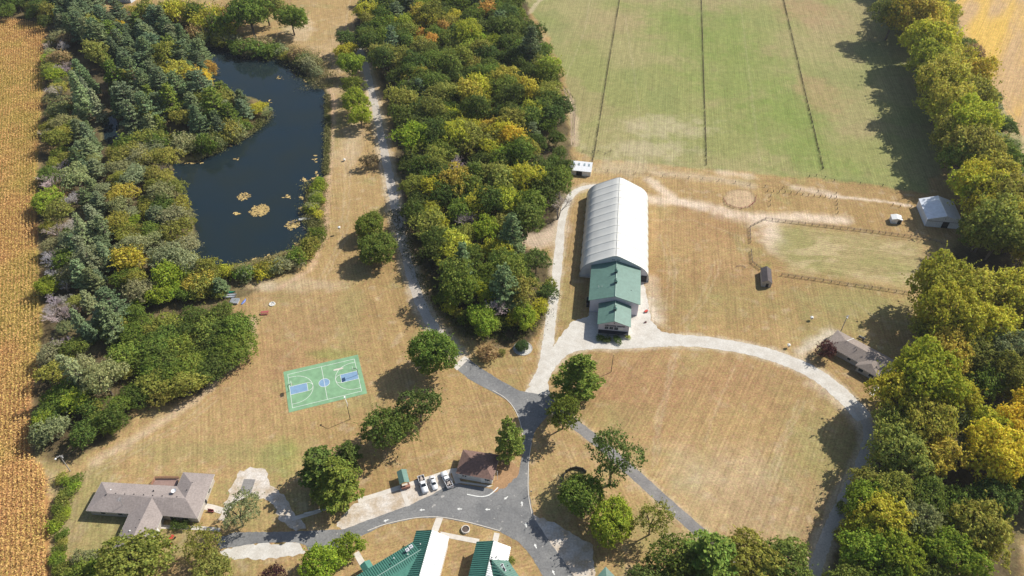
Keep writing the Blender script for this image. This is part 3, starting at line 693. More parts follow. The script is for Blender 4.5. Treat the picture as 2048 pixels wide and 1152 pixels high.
for a, b_ in (((-HL, -HW), (HL, -HW)), ((-HL, HW), (HL, HW)), ((-HL, -HW), (-HL, HW)), ((HL, -HW), (HL, HW)), ((0, -HW), (0, HW))):
    line((ox + a[0], oy + a[1]), (ox + b_[0], oy + b_[1]))
arc(ox, oy, 1.83, 0, 2 * math.pi, 48)
for s_ in (-1, 1):
    bx_ = ox + s_ * HL; fx_ = ox + s_ * (HL - 5.79)
    line((bx_, oy - 1.83), (fx_, oy - 1.83)); line((bx_, oy + 1.83), (fx_, oy + 1.83)); line((fx_, oy - 1.83), (fx_, oy + 1.83))
    a0 = math.pi / 2 if s_ > 0 else -math.pi / 2
    arc(fx_, oy, 1.83, a0, a0 + math.pi); arc(ox + s_ * (HL - 1.6), oy, 6.02, a0, a0 + math.pi, 48)
    line((bx_, oy - 6.02), (bx_ - s_ * 1.6, oy - 6.02)); line((bx_, oy + 6.02), (bx_ - s_ * 1.6, oy + 6.02))
ml.build('court_lines', M['paint_white'], court)
sheet('worn_patch', [(ox + 5.5 + 1.8 * math.cos(t_), oy + 4.6 + .42 * math.sin(t_)) for t_ in np.linspace(0, 6.28, 18)[:-1]], .0700, M['concrete'], .06, court, None)
# ------------------------------------------------------------------ buildings
def gable_roof(root, hw, y0, y1, ze, zr, m, over=.35, name='roof', t=.14, ribs=None, rib_mat=None, right_mat=None):
    """ridge along local y; hw = half width incl. overhang"""
    for s_, mm_ in ((-1, m), (1, right_mat or m)):
        mb = MB().sheet([(0, y0, zr), (0, y1, zr), (s_ * hw, y1, ze), (s_ * hw, y0, ze)] if s_ < 0 else [(0, y0, zr), (s_ * hw, y0, ze), (s_ * hw, y1, ze), (0, y1, zr)], t)
        o = mb.build(name, mm_, root)
        if ribs:
            rb = MB(); y = y0 + ribs / 2; L_ = math.hypot(hw, zr - ze); a = math.atan2(ze - zr, hw)
            while y < y1:
                rb.box((s_ * hw / 2, y, (ze + zr) / 2 + .03), (L_, .07, .07), 0, -a * s_ if s_ > 0 else -a * s_, 0); y += ribs
            rb.build('seam', rib_mat, o)
def gable_walls(root, hw, y0, y1, ze, zr, m, name='wall'):
    """pentagon ended body, inset from the roof"""
    k = (zr - ze) / hw
    vs = []
    for y in (y0, y1): vs += [(-hw, y, 0), (hw, y, 0), (hw, y, ze), (0, y, zr), (-hw, y, ze)]
    MB().add(vs, [(0, 1, 2, 3, 4), (9, 8, 7, 6, 5), (0, 5, 6, 1), (1, 6, 7, 2), (4, 9, 5, 0), (2, 7, 8, 3), (3, 8, 9, 4)]).build(name, m, root)
AX = R(-7.4)
def frame_at(px, py, z, az): 
    p = at(px, py, z); return (p.x, p.y, 0), az

# fabric arena
W0 = at(1232.8, 512, 12)
arena = empty('riding_arena', (W0.x, W0.y, 0), AX, 'long white fabric covered arena hall behind the green roofed buildings', 'arena hall')
prof = [(13.5, 0), (13.45, 1.6), (13.1, 3.3), (12.4, 4.9), (11.3, 6.3), (9.6, 7.55), (6.5, 9.15), (3.2, 10.8), (1.3, 11.7), (0, 12)]
prof = prof + [(-x, z) for x, z in prof[-2::-1]]
NB = 11; LEN = 53.0; vs = []; ny = NB * 6
for j in range(ny + 1):
    y = LEN * j / ny; ph = (j % 6) / 6; sag = 1 - .018 * math.sin(math.pi * ph) 
    for x, z in prof: vs.append((x * sag, y, z * (1 - .010 * math.sin(math.pi * ph))))
np_ = len(prof); fs = [(j * np_ + i, j * np_ + i + 1, (j + 1) * np_ + i + 1, (j + 1) * np_ + i) for j in range(ny) for i in range(np_ - 1)]
cover = MB().add(vs, fs).build('fabric_cover', M['fabric'], arena, smooth=True)
rb = MB()
for k in range(NB + 1):
    y = LEN * k / NB; rb.path([(x * 1.003, y, z * 1.003 + .01) for x, z in prof], .05, 6)
rb.path([(0, 0, 12.02), (0, LEN, 12.02)], .08, 6)
rb.build('seam_rib', M['fabric'], cover)
for y in (.25, LEN - .25):
    MB().add([(x * .985, y, z * .985) for x, z in prof], [tuple(range(np_))]).build('end_wall', M['fabric_end'], arena)
for x in (-.95, .95):
    f = MB().box((x, .12, 10.05), (1.6, .12, .85)).build('window_frame', M['trim'], arena); MB().box((x, .04, 10.05), (1.35, .08, .6)).build('pane', M['skylight'], f)
MB().box((-11.6, .12, 2.2), (2.6, .1, 3.6)).build('door', M['fabric_end'], arena)
MB().box((11.4, .05, 1.5), (2.4, .5, 3.0)).build('doorway', M['dark'], arena)
MB().box((0, -.0, .12), (26.6, .5, .24)).build('footing', M['concrete'], arena)

def cupola(root, y, zr):
    c = MB().box((0, y, zr + .35), (.9, .9, 1.0)).build('cupola', M['dark'], root)
    MB().add([(-.7, y - .7, zr + .85), (.7, y - .7, zr + .85), (.7, y + .7, zr + .85), (-.7, y + .7, zr + .85), (0, y, zr + 1.55)], [(0, 1, 2, 3), (0, 1, 4), (1, 2, 4), (2, 3, 4), (3, 0, 4)]).build('cap', M['green_roof'], c)
    MB().tube((0, y, zr + 1.5), (0, y, zr + 2.3), .05).box((0, y, zr + 2.05), (.5, .05, .12)).build('weather_vane', M['black'], c)
# middle hall
p = at(1120 + 637 / 5.76, 500 + 535 / 5.76, 9.4)
hall = empty('hall', (p.x, p.y, 0), AX, 'pale hall with a broad green metal roof between arena and welcome building', 'hall')
gable_walls(hall, 8.9, .6, 20.1, 6.15, 9.15, M['wall_pale'])
gable_roof(hall, 9.5, 0, 20.2, 6.25, 9.4, M['green_roof'])
MB().tube((0, 0, 9.44), (0, 20.2, 9.44), .14).build('ridge_cap', M['ridge_cap'], hall)
cupola(hall, 13.5, 9.4); cupola(hall, 7.6, 9.4)
for x, y in ((-6.2, 6.2), (-5.0, 6.4)): MB().tube((x, y, 7.2), (x, y, 8.2), .09).build('vent_pipe', M['trim'], hall)
MB().tube((5.9, 6.0, 7.2), (5.9, 6.0, 7.75), .09).build('vent_pipe', M['dark'], hall)
MB().box((8.95, 5, 1.1), (.12, 1.0, 2.1)).build('door', M['dark'], hall)
MB().box((-9.6, 6.0, .7), (1.2, 2.0, 1.4)).box((-9.6, 3.4, .6), (1.0, 1.0, 1.2)).build('condenser', M['dark'], hall)
# welcome building
p = at(1120 + 630 / 5.76, 500 + 822 / 5.76, 7.2)
wel = empty('welcome_building', (p.x, p.y, 0), AX, 'small pale building with green roof and WELCOME CENTER lettering on its gable', 'building')
gable_walls(wel, 5.45, .5, 10.85, 4.85, 6.95, M['wall_pale'])
gable_roof(wel, 6.0, 0, 10.9, 4.95, 7.2, M['green_roof'])
MB().tube((0, 0, 7.24), (0, 10.9, 7.24), .11).build('ridge_cap', M['ridge_cap'], wel)
cupola(wel, 6.0, 7.2)
for x in (-2.55, -.85, .85):
    f = MB().box((x, .45, 3.25), (1.5, .12, 1.35)).build('window', M['trim'], wel); MB().box((x, .37, 3.25), (1.3, .08, 1.15)).build('pane', M['glass'], f)
    MB().box((x, .32, 3.25), (.06, .06, 1.1)).box((x, .32, 3.25), (1.25, .06, .06)).build('muntin', M['pole_grey'], f)
MB().box((2.55, .42, 3.15), (1.7, .14, 1.2)).build('sign_board', M['trim'], wel)
MB().box((0, -.25, 1.75), (10.8, 1.5, .12), 0, 0, R(9)).build('porch_roof', M['dark'], wel)
for x in (-5.2, -1.8, 1.8, 5.2): MB().tube((x, -.9, 0), (x, -.9, 1.6), .09).build('porch_post', M['pole_dark'], wel)
MB().tube((0, .42, 5.9), (0, .2, 5.9), .16).build('gable_vent', M['black'], wel)
for wd_, x0_ in (('WELCOME', -3.30), ('CENTER', .98)):
    fc = bpy.data.curves.new('lettering', 'FONT'); fc.body = wd_; fc.size = .98; fc.extrude = .04; fc.space_character = 1.08; fc.offset = .018
    fo = bpy.data.objects.new('lettering_curve', fc); C.objects.link(fo); bpy.context.view_layer.update()
    me_ = bpy.data.meshes.new_from_object(fo.evaluated_get(bpy.context.evaluated_depsgraph_get())); me_.materials.clear(); me_.materials.append(M['black'])
    f2 = link('lettering', me_, wel); f2.location = (x0_, .36, 4.15); f2.rotation_euler = (R(90), 0, 0); f2.scale = (.80, .8, 1); bpy.data.objects.remove(fo)
for k, (px_, py_) in enumerate(((1196, 664), (1207, 669), (1226, 672))): pass

# small white shed by the wood, with roof lights
a_, b_ = at(1100 + 330 / 8.19, 320 + 165 / 8.19, 2.6), at(1100 + 672 / 8.19, 320 + 200 / 8.19, 2.6)
sh = empty('livestock_shed', (*((a_ + b_) / 2)[:2], 0), math.atan2((b_ - a_).y, (b_ - a_).x), 'white lean-to shed with four roof lights at the edge of the central wood', 'shed')
MB().add([(-4.7, .3, 0), (4.7, .3, 0), (4.7, .3, 2.5), (-4.7, .3, 2.5), (-4.7, 6.2, 0), (4.7, 6.2, 0), (4.7, 6.2, 3.5), (-4.7, 6.2, 3.5)],
         [(0, 1, 2, 3), (5, 4, 7, 6), (1, 5, 6, 2), (4, 0, 3, 7), (3, 2, 6, 7), (4, 5, 1, 0)]).build('wall', M['siding'], sh)
rf = MB().sheet([(-4.9, 0, 2.62), (4.9, 0, 2.62), (4.9, 6.5, 3.72), (-4.9, 6.5, 3.72)], .12).build('roof', M['white_metal'], sh)
for x in (-3.6, -1.2, 1.3, 3.4): MB().box((x, 4.4, 3.43), (.8, 1.7, .06), 0, 0, math.atan2(1.1, 6.5)).build('skylight', M['skylight'], rf)
MB().box((-.6, .24, 1.15), (2.6, .14, 2.3)).build('doorway', M['dark'], sh); MB().box((2.2, .22, 1.15), (2.9, .1, 2.3)).build('door', M['white_metal'], sh)

# big white barn by the east trees
bx0, bx1 = at(1780 + 850 / 11.38, 370 + 780 / 11.38, 3.8), at(1780 + 1665 / 11.38, 370 + 850 / 11.38, 3.8)
bc = (bx0 + bx1) / 2; ba = math.atan2((bx1 - bx0).y, (bx1 - bx0).x)
barn = empty('barn', (bc.x, bc.y, 0), ba, 'pale blue-white metal barn with dark open doorway at the foot of the east trees', 'barn')
hwb = (bx1 - bx0).length / 2
gable_walls(barn, hwb - .25, .3, 14.6, 3.7, 6.0, M['barn_metal']); gable_roof(barn, hwb, 0, 14.9, 3.8, 6.15, M['barn_roof'], right_mat=M['barn_roof'])
MB().tube((0, 0, 6.18), (0, 14.9, 6.18), .10).build('ridge_cap', M['trim'], barn)
MB().box((.9, .25, 1.5), (2.6, .16, 3.0)).build('doorway', M['dark'], barn)
MB().box((-3.3, .18, 1.5), (5.6, .1, 2.95)).build('sliding_door', M['barn_metal'], barn); MB().box((4.6, .18, 1.5), (4.4, .1, 2.95)).build('sliding_door', M['barn_metal'], barn)
MB().tube((-6.9, .1, 3.05), (6.9, .1, 3.05), .06).build('door_rail', M['pole_dark'], barn); MB().box((0, .2, 4.6), (.3, .1, .3)).build('yard_lamp', M['dark'], barn)

def small_shed(name, label, px, py, az, wd, ln, ze, zr, mw, mr, door=True):
    c = at(px, py); o = empty(name, (c.x, c.y, 0), az, label, 'shed')
    gable_walls(o, wd / 2 - .12, -ln / 2 + .15, ln / 2 - .15, ze - .08, zr - .12, mw); gable_roof(o, wd / 2, -ln / 2, ln / 2, ze, zr, mr, t=.08)
    if door: MB().box((.25, -ln / 2 + .12, .95), (1.0, .08, 1.8)).build('door', M['dark'], o)
    return o
o = small_shed('pony_shed', 'tiny white shed with a dark doorway just west of the barn', 1790, 443, R(-9), 4.4, 3.6, 2.2, 2.75, M['white_metal'], M['white_and_glare_roof'], False)
MB().box((1.1, -1.66, 1.0), (1.5, .1, 1.9)).build('doorway', M['dark'], o)
o = small_shed('garden_shed', 'small dark roofed shed at the open corner of the paddock fence', 1530.5, 560, R(-11), 3.9, 8.6, 2.3, 3.6, M['siding_tan'], M['shingle_dark'], True)

# ------------------------------------------------------------------ houses
def house_walls(root, P, z0, z1, m, inset=.45, name='wall'):
    """extrude the eave outline, moved inwards"""
    n = len(P); Q = []
    area = sum(P[i][0] * P[(i + 1) % n][1] - P[(i + 1) % n][0] * P[i][1] for i in range(n)); sg = 1 if area > 0 else -1
    for i in range(n):
        a, b_, c = Vector(P[i - 1]), Vector(P[i]), Vector(P[(i + 1) % n])
        d1 = (b_ - a).normalized(); d2 = (c - b_).normalized(); n1 = Vector((-d1.y, d1.x)) * sg; n2 = Vector((-d2.y, d2.x)) * sg
        k = (n1 + n2); k = k / max(k.length_squared / 2, .4); Q.append(b_ + k * inset)
    vs = [(q.x, q.y, z0) for q in Q] + [(q.x, q.y, z1) for q in Q]
    fs = [(i, (i + 1) % n, n + (i + 1) % n, n + i) for i in range(n)]
    o = MB().add(vs, fs).build(name, m, root)
    return Q, o
def soffit(root, P, z, m, name='eaves'):
    tri = tess([(p[0], p[1], 0) for p in P]); me = bpy.data.meshes.new(name)
    me.from_pydata([(p[0], p[1], z) for p in P], [], [tuple(t_) for t_ in tri]); me.materials.append(m); return link(name, me, root)
def fascia(root, P, z, m):
    n = len(P); vs = [(p[0], p[1], z - .22) for p in P] + [(p[0], p[1], z + .02) for p in P]
    return MB().add(vs, [(i, (i + 1) % n, n + (i + 1) % n, n + i) for i in range(n)]).build('fascia', m, root)
def wall_window(root, a, b_, f, z, wd, ht, name='window', mt=None):
    """window on the wall from a to b at fraction f"""
    a = Vector(a); b_ = Vector(b_); d = (b_ - a); c = a + d * f; az = math.atan2(d.y, d.x)
    fr = MB().box((c.x, c.y, z), (wd + .2, .16, ht + .2), az).build(name, M['trim'], root)
    MB().box((c.x, c.y, z), (wd, .24, ht), az).build('pane', mt or M['glass'], fr)
L6 = lambda x, y, z=3.0: at(150 + x / 6.4, 920 + y / 6.4, z)
c0 = Vector((-105, 117, 0))
h1 = empty('ranch_house', c0, 0, 'long grey-brown hip roofed ranch house with three wings beside the corn', 'house')
E_ = {k: (L6(*v) - c0) for k, v in dict(A=(138, 650), B=(340, 280), C=(1305, 335), D=(1385, 155), E=(1788, 182), F=(1568, 752), G=(1120, 712), J=(690, 688)).items()}
zr = 4.75
V2 = lambda k: (E_[k].x, E_[k].y)
gx_ = E_['G'] ; jx_ = E_['J']
sdir = Vector((-.03, -1.0)).normalized()
E_['H'] = Vector((gx_.x + sdir.x * 10.5, gx_.y + sdir.y * 10.5, 3)); E_['I'] = Vector((jx_.x + sdir.x * 10.8, jx_.y + sdir.y * 10.8, 3))
RR = {'r1': Vector((E_['A'].x + 5.0, (E_['A'].y + E_['B'].y) / 2 - .2, zr)), 'r4': L6(985, 480, zr) - c0, 'r2': L6(1410, 490, zr) - c0, 'r3': L6(1495, 300, zr) - c0}
RR['r5'] = Vector(((E_['H'].x + E_['I'].x) / 2, (E_['H'].y + E_['I'].y) / 2, zr))
ze_ = 3.0; e3 = lambda k: (E_[k].x, E_[k].y, ze_) if k in E_ else tuple(RR[k])
faces = [['A', 'r1', 'B'], ['B', 'r1', 'r4', 'r2', 'C'], ['C', 'r2', 'r3', 'D'], ['D', 'r3', 'E'], ['E', 'r3', 'r2', 'F'], ['F', 'r2', 'r4', 'G'], ['A', 'J', 'r4', 'r1'], ['J', 'I', 'r5', 'r4'], ['G', 'r4', 'r5', 'H'], ['I', 'H', 'r5']]
mb = MB()
for f_ in faces: mb.sheet([e3(k) for k in f_], .10)
roof = mb.build('roof', M['shingle'], h1)
outl = [V2(k) for k in 'ABCDEFGHIJ']
Q, wl = house_walls(h1, outl, 0, 2.95, M['siding_tan'], .55); soffit(h1, outl, 2.88, M['trim']); fascia(h1, outl, 3.0, M['trim'])
wall_window(h1, Q[0], Q[9], .3, 1.7, 1.4, 1.1); wall_window(h1, Q[0], Q[9], .7, 1.7, 1.4, 1.1); wall_window(h1, Q[5], Q[6], .35, 1.6, 1.8, 1.3)
wall_window(h1, Q[5], Q[6], .75, 1.1, 1.0, 2.1, 'door', M['dark']); wall_window(h1, Q[4], Q[5], .55, 1.1, 1.0, 2.1, 'door', M['dark']); wall_window(h1, Q[4], Q[5], .3, 1.7, 1.6, 1.2)
wall_window(h1, Q[6], Q[7], .5, 1.2, 2.6, 2.2, 'garage_door', M['trim'])
def vent(root, p_, r=.11, h=.45, m='dark'): return MB().tube((p_.x, p_.y, p_.z - .1), (p_.x, p_.y, p_.z + h), r, r, 6).build('roof_vent', M[m], root)
for (x, y, z) in ((400, 447, 4.6), (525, 430, 4.6), (640, 440, 4.6), (757, 442, 4.6), (880, 450, 4.6), (998, 457, 4.6), (1118, 463, 4.6), (1307, 474, 4.6), (828, 770, 4.3), (780, 870, 4.3), (1503, 295, 4.5), (1433, 387, 4.5)): vent(roof, L6(x, y, z) - c0, .15, .3)
for (x, y, z) in ((460, 385, 4.0), (705, 910, 4.0)): vent(roof, L6(x, y, z) - c0, .22, .3, 'trim')
vent(roof, L6(1008, 400, 4.0) - c0, .2, .5)
q = L6(1275, 415, 4.2) - c0; d_ = MB().lathe([(.05, -.1), (.35, 0), (.62, .14), (.72, .28)], 16, (q.x, q.y, q.z + .7)).build('satellite_dish', M['car_white'], roof); MB().tube((q.x, q.y, q.z - .1), (q.x, q.y, q.z + .7), .07).build('mast', M['dark'], d_)
q = L6(610, 575, 4.1) - c0; an = MB().tube((q.x, q.y, q.z - .2), (q.x, q.y, q.z + 3.2), .05)
for k in range(6): an.tube((q.x - .8 + .05 * k, q.y - .5 + k * .2, q.z + 2.9), (q.x + .8 - .05 * k, q.y - .5 + k * .2, q.z + 2.9), .025)
an.tube((q.x, q.y - .6, q.z + 2.9), (q.x, q.y + .7, q.z + 2.9), .035).build('aerial', M['steel'], roof)
# deck behind
dk = empty('wooden_deck', at(332, 964), 0, 'red-brown timber deck with railing in the corner behind the ranch house', 'deck')
dc = at(332, 964); P_ = [at(150 + x / 6.4, 920 + y / 6.4, .6) - dc for x, y in ((985, 330), (1030, 250), (1330, 250), (1290, 345))]
MB().slab([(p_.x, p_.y) for p_ in [P_[0] + Vector((0, -.8, 0)), P_[3] + Vector((0, -.8, 0)), P_[2] + Vector((0, .4, 0)), P_[1] + Vector((0, .4, 0))]], .35, .6).build('platform', M['deck'], dk)
ra_, rb_, rc_ = P_[0], P_[1] + Vector((0, .4, 0)), P_[2] + Vector((0, .4, 0)); rl = MB()
for a, b_ in ((ra_, rb_), (rb_, rc_)):
    for z_ in (.75, 1.05, 1.35, 1.6): rl.tube((a.x, a.y, z_), (b_.x, b_.y, z_), .06)
    n_ = int((b_ - a).length / .45)
    for k in range(n_ + 1): q_ = a.lerp(b_, k / max(1, n_)); rl.tube((q_.x, q_.y, .6), (q_.x, q_.y, 1.65), .04, n=4)
rl.build('railing', M['deck_rail'], dk)

# brown roofed office
O7 = lambda x, y, z=3.2: at(780 + x / 7.877, 880 + y / 7.877, z)
of = [O7(1150, 150), O7(1035, 525), O7(1625, 632), O7(1732, 235)]
c0 = (of[0] + of[1] + of[2] + of[3]) / 4; c0.z = 0
off_ = empty('office', c0, 0, 'small white office with reddish brown hip roof beside the parked cars', 'office')
P = [p_ - c0 for p_ in of]; mid_l = (P[0] + P[1]) / 2; mid_r = (P[2] + P[3]) / 2; dr = (mid_r - mid_l).normalized(); k_ = (P[1] - P[0]).length / 2 * .93
r_l = mid_l + dr * k_; r_r = mid_r - dr * k_; r_l.z = r_r.z = 5.1
if (r_r - r_l).dot(dr) < 1.6: m_ = (r_l + r_r) / 2; r_l = m_ - dr * .9; r_r = m_ + dr * .9
p3 = [(p_.x, p_.y, 3.2) for p_ in P]; mb = MB()
for f_ in ([p3[0], p3[1], tuple(r_l)], [p3[1], p3[2], tuple(r_r), tuple(r_l)], [p3[2], p3[3], tuple(r_r)], [p3[3], p3[0], tuple(r_l), tuple(r_r)]): mb.sheet(f_, .10)
rf = mb.build('roof', M['shingle_brown'], off_); outl = [(p_.x, p_.y) for p_ in P]
Q, _ = house_walls(off_, outl, 0, 3.15, M['siding'], .55); soffit(off_, outl, 3.1, M['trim']); fascia(off_, outl, 3.2, M['trim'])
for f_ in (.15, .22, .82): wall_window(off_, Q[1], Q[2], f_, 2.0, .55, .9)
wall_window(off_, Q[1], Q[2], .90, 1.9, .9, .9); wall_window(off_, Q[1], Q[2], .09, 1.2, .1, 2.2, 'downpipe'); wall_window(off_, Q[1], Q[2], .74, 1.15, .95, 2.1, 'door', M['trim'])
wall_window(off_, Q[0], Q[1], .5, 1.1, 1.0, 2.1, 'door', M['dark'])
q = O7(1690, 500, 4) - c0; MB().tube((q.x, q.y - .2, 0), (q.x, q.y - .2, 4.6), .08).build('flue', M['trim'], off_)
# porch slab and steps
sheet('concrete_pad', [tuple(at(780 + x / 7.877, 880 + y / 7.877)[:2]) for x, y in ((950, 460), (1050, 440), (1110, 650), (1620, 720), (1560, 745), (1110, 680), (1030, 690))], .052, M['concrete'])
# kiosk
ks = [O7(105, 500, 2.6), O7(155, 705, 2.6), O7(318, 655, 2.6), O7(245, 465, 2.6)]
c0 = (ks[0] + ks[1] + ks[2] + ks[3]) / 4; dv = (ks[0] - ks[1]); c0.z = 0
kio = empty('kiosk', c0, math.atan2(dv.y, dv.x) - math.pi / 2, 'narrow green roofed kiosk on brick piers at the west end of the parking', 'kiosk')
gable_roof(kio, 1.5, -2.35, 2.35, 2.6, 3.35, M['green_roof'], t=.08); 
for x in (-1.1, 1.1):
    MB().box((x, -1.7, .65), (.5, .5, 1.3)).build('pier', M['brick'], kio)
    for y in (-1.7, 1.9): MB().box((x, y, 1.4), (.16, .16, 2.7)).build('post', M['fence_wood'], kio)
MB().box((.15, -2.5, .55), (2.6, .5, 1.1)).build('counter', M['brick'], kio); MB().box((.15, -2.5, 1.16), (2.8, .75, .12)).build('counter_top', M['deck_rail'], kio)

# ranch house by the east drive
R6 = lambda x, y, z=2.8: at(1600 + x / 6.4, 620 + y / 6.4, z)
T_ = R6(500, 265); V_ = R6(1130, 600); ax = (V_ - T_).normalized(); az = math.atan2(ax.y, ax.x)
h2 = empty('bungalow', (T_.x, T_.y, 0), az, 'low grey-brown hip roofed bungalow half under the east trees', 'bungalow')
Lh = 27.0; D_ = 9.6   # local x along, local -y towards the drive
zr = 4.6; mb = MB()
mb.sheet([(-.6, 0, 2.8), (4.4, -4.8, zr), (22, -4.8, zr), (Lh, 0, 2.8)]); mb.sheet([(-.6, -D_, 2.8), (4.4, -4.8, zr), (-.6, 0, 2.8)][::1])
mb.sheet([(-.6, -D_, 2.8), (12.0, -D_, 2.8), (15.6, -6.0, 4.15), (15.6, -4.8, zr), (4.4, -4.8, zr)]); mb.sheet([(15.6, -4.8, zr), (15.6, -6.0, 4.15), (19.4, -D_, 2.8), (Lh, -D_, 2.8), (22, -4.8, zr)])
mb.sheet([(Lh, 0, 2.8), (22, -4.8, zr), (Lh, -D_, 2.8)])
mb.sheet([(11.6, -11.6, 2.8), (15.6, -8.6, 4.2), (15.6, -5.4, 4.35), (12.0, -9.2, 2.85)]); mb.sheet([(19.8, -11.6, 2.8), (19.4, -9.2, 2.85), (15.6, -5.4, 4.35), (15.6, -8.6, 4.2)]); mb.sheet([(11.6, -11.6, 2.8), (19.8, -11.6, 2.8), (15.6, -8.6, 4.2)])
rf = mb.build('roof', M['shingle_ranch'], h2)
outl = [(-.6, 0), (-.6, -D_), (11.8, -D_), (11.8, -11.6), (19.7, -11.6), (19.7, -D_), (Lh, -D_), (Lh, 0)]
Q, _ = house_walls(h2, outl, 0, 2.75, M['siding_tan'], .5); soffit(h2, outl, 2.7, M['trim']); fascia(h2, outl, 2.8, M['trim'])
for f_ in (.22, .75): wall_window(h2, Q[3], Q[4], f_, 1.5, 1.7, 1.3)
for f_ in (.3, .7): wall_window(h2, Q[1], Q[2], f_, 1.6, 1.3, 1.0)
wall_window(h2, Q[5], Q[6], .4, 1.1, 1.0, 2.1, 'door', M['dark'])
for x, y in ((8.2, -5.6), (9.0, -6.3)): MB().tube((x, y, 3.9), (x, y, 4.7), .12).build('roof_vent', M['dark'], rf)
MB().box((5.2, -2.6, 3.95), (.14, 5.6, .10), R(-8), 0, R(-21)).build('ridge_strip', M['trim'], rf)
MB().box((12, .9, .9), (9, .1, 1.5)).build('fence_panel', M['fence_dark'], h2)

# big green roofed lodge at the bottom edge
B5 = lambda x, y, z: at(700 + x / 5.389, 1020 + y / 5.389, z)
lo = empty('lodge', (-24, 100, 0), 0, 'large lodge wing with green seamed roof and glare-whitened roof slope at the bottom edge', 'lodge')
def rib_plane(root, pts, m, mrib, per, direc, name='roof', t=.12, rw=.12):
    """roof plane with raised seams running along direc (a plan direction), spaced per metres"""
    P = [Vector(p_) for p_ in pts]; o = MB().sheet(P, t).build(name, m, root)
    nrm = (P[1] - P[0]).cross(P[2] - P[0]).normalized(); nrm = nrm if nrm.z > 0 else -nrm
    d = Vector((direc[0], direc[1], 0)); d = (d - nrm * d.dot(nrm)).normalized(); c = nrm.cross(d)
    us = [(p_.dot(c), p_.dot(d)) for p_ in P]; w0 = P[0].dot(nrm); u = min(a for a, _ in us) + per / 2; mb = MB(); n = len(P)
    while u < max(a for a, _ in us):
        vs_ = []
        for i in range(n):
            (u1, v1), (u2, v2) = us[i], us[(i + 1) % n]
            if (u1 > u) != (u2 > u): vs_.append(v1 + (v2 - v1) * (u - u1) / (u2 - u1))
        if len(vs_) >= 2:
            a, b_ = min(vs_), max(vs_)
            if b_ - a > .3:
                q0 = c * u + d * a + nrm * (w0 + .03); q1 = c * u + d * b_ + nrm * (w0 + .03)
                s_ = c * rw / 2; h_ = nrm * .06
                mb.add([q0 - s_ - h_, q0 + s_ - h_, q0 + s_ + h_, q0 - s_ + h_, q1 - s_ - h_, q1 + s_ - h_, q1 + s_ + h_, q1 - s_ + h_], [(0, 1, 2, 3), (7, 6, 5, 4), (0, 4, 5, 1), (1, 5, 6, 2), (2, 6, 7, 3), (3, 7, 4, 0)])
        u += per
    if mb.v: mb.build('seam', mrib, o)
    return o
o_ = Vector((-24, 100, 0)); sub = lambda p_: tuple(Vector(p_) - o_)
rt = B5(880, 215, 6.2); a = B5(715, 222, 4); b_ = B5(1070, 290, 4); sd_ = Vector((-.172, -.985, 0))
ext = lambda p_, k: p_ + sd_ * k
GS, GR, WR, WRB = M['green_seam'], M['green_rib'], M['white_and_glare_roof'], M['glare_slope_rib']
perp = (-.985, .172)
v_ = B5(690, 335, 4.1)
w1 = B5(785, 415, 5.4)
ln = 27
rib_plane(lo, [sub(a), sub(rt), sub(ext(rt, ln)), sub(ext(a, ln))], GS, GR, .62, perp)
rib_plane(lo, [sub(rt), sub(b_), sub(ext(b_, ln)), sub(ext(rt, ln))], WR, WRB, .62, perp)  # sun glare on this slope is put into its white colour
MB().tube(sub(rt), sub(ext(rt, ln)), .12).build('ridge_cap', M['green_rib'], lo)
# diagonal wing: ridge w1 -> w2, set 5 cm above the main slope where they meet
w2 = B5(300, 711, 5.4); dd = (w2 - w1).normalized(); w2e = w1 + dd * 34; v0 = B5(690, 335, 4.0); v1 = v0 + dd * 34
pn = Vector((dd.y, -dd.x, 0)); pn = pn if pn.y > 0 else -pn
s0 = w1 - pn * 6.2 + dd * 1.0; s0.z = 3.6; s1 = s0 + dd * 33; s1.z = 3.6
w1b = w1 - dd * 1.6; w1b.z = 5.4
rib_plane(lo, [sub(v0), sub(v1), sub(w2e), sub(w1)], GS, GR, .62, (pn.x, pn.y))
rib_plane(lo, [sub(w1), sub(w2e), sub(s1), sub(ext(w1, 9.5) - Vector((0, 0, 1.2)))], GS, GR, .62, (pn.x, pn.y))
rib_plane(lo, [sub(v0), sub(w1), sub(w1 + Vector((.15, .9, -.25))), sub(v0 + Vector((.35, .9, 0)))], GS, GR, .62, (pn.x, pn.y))
MB().tube(sub(w1), sub(w2e), .12).build('ridge_cap', M['ridge_cap'], lo)
# walls
wa, wb = a + Vector((.5, -.5, 0)), b_ + Vector((-.5, -.6, 0))
MB().slab([sub(x)[:2] for x in (wa, Vector((rt.x, rt.y - .5, 0)), wb, ext(wb, ln - 1), ext(wa, ln - 1))], 0, 3.8).build('wall', M['siding'], lo)
MB().slab([sub(x)[:2] for x in (v0 - pn * .6 + dd * .8, v1 - pn * .6, s1 + pn * .6, s0 + pn * .6)], 0, 3.55).build('wall', M['siding'], lo)
e_ = B5(165, 540, 3.2) ; c_ = B5(205, 605, 3.4)
eu = Vector((dd.x, dd.y, 0)); en = pn
pc = B5(180, 600, 3.4)
MB().sheet([sub(pc + en * 1.5), sub(pc - en * 2.2), sub(pc - en * 2.2 + eu * 1.5 - Vector((0, 0, .7))), sub(pc + en * 1.5 + eu * 1.5 - Vector((0, 0, .7)))]).sheet([sub(pc + en * 1.5), sub(pc + en * 1.5 - eu * 1.5 - Vector((0, 0, .7))), sub(pc - en * 2.2 - eu * 1.5 - Vector((0, 0, .7))), sub(pc - en * 2.2)]).build('porch_roof', GS, lo)
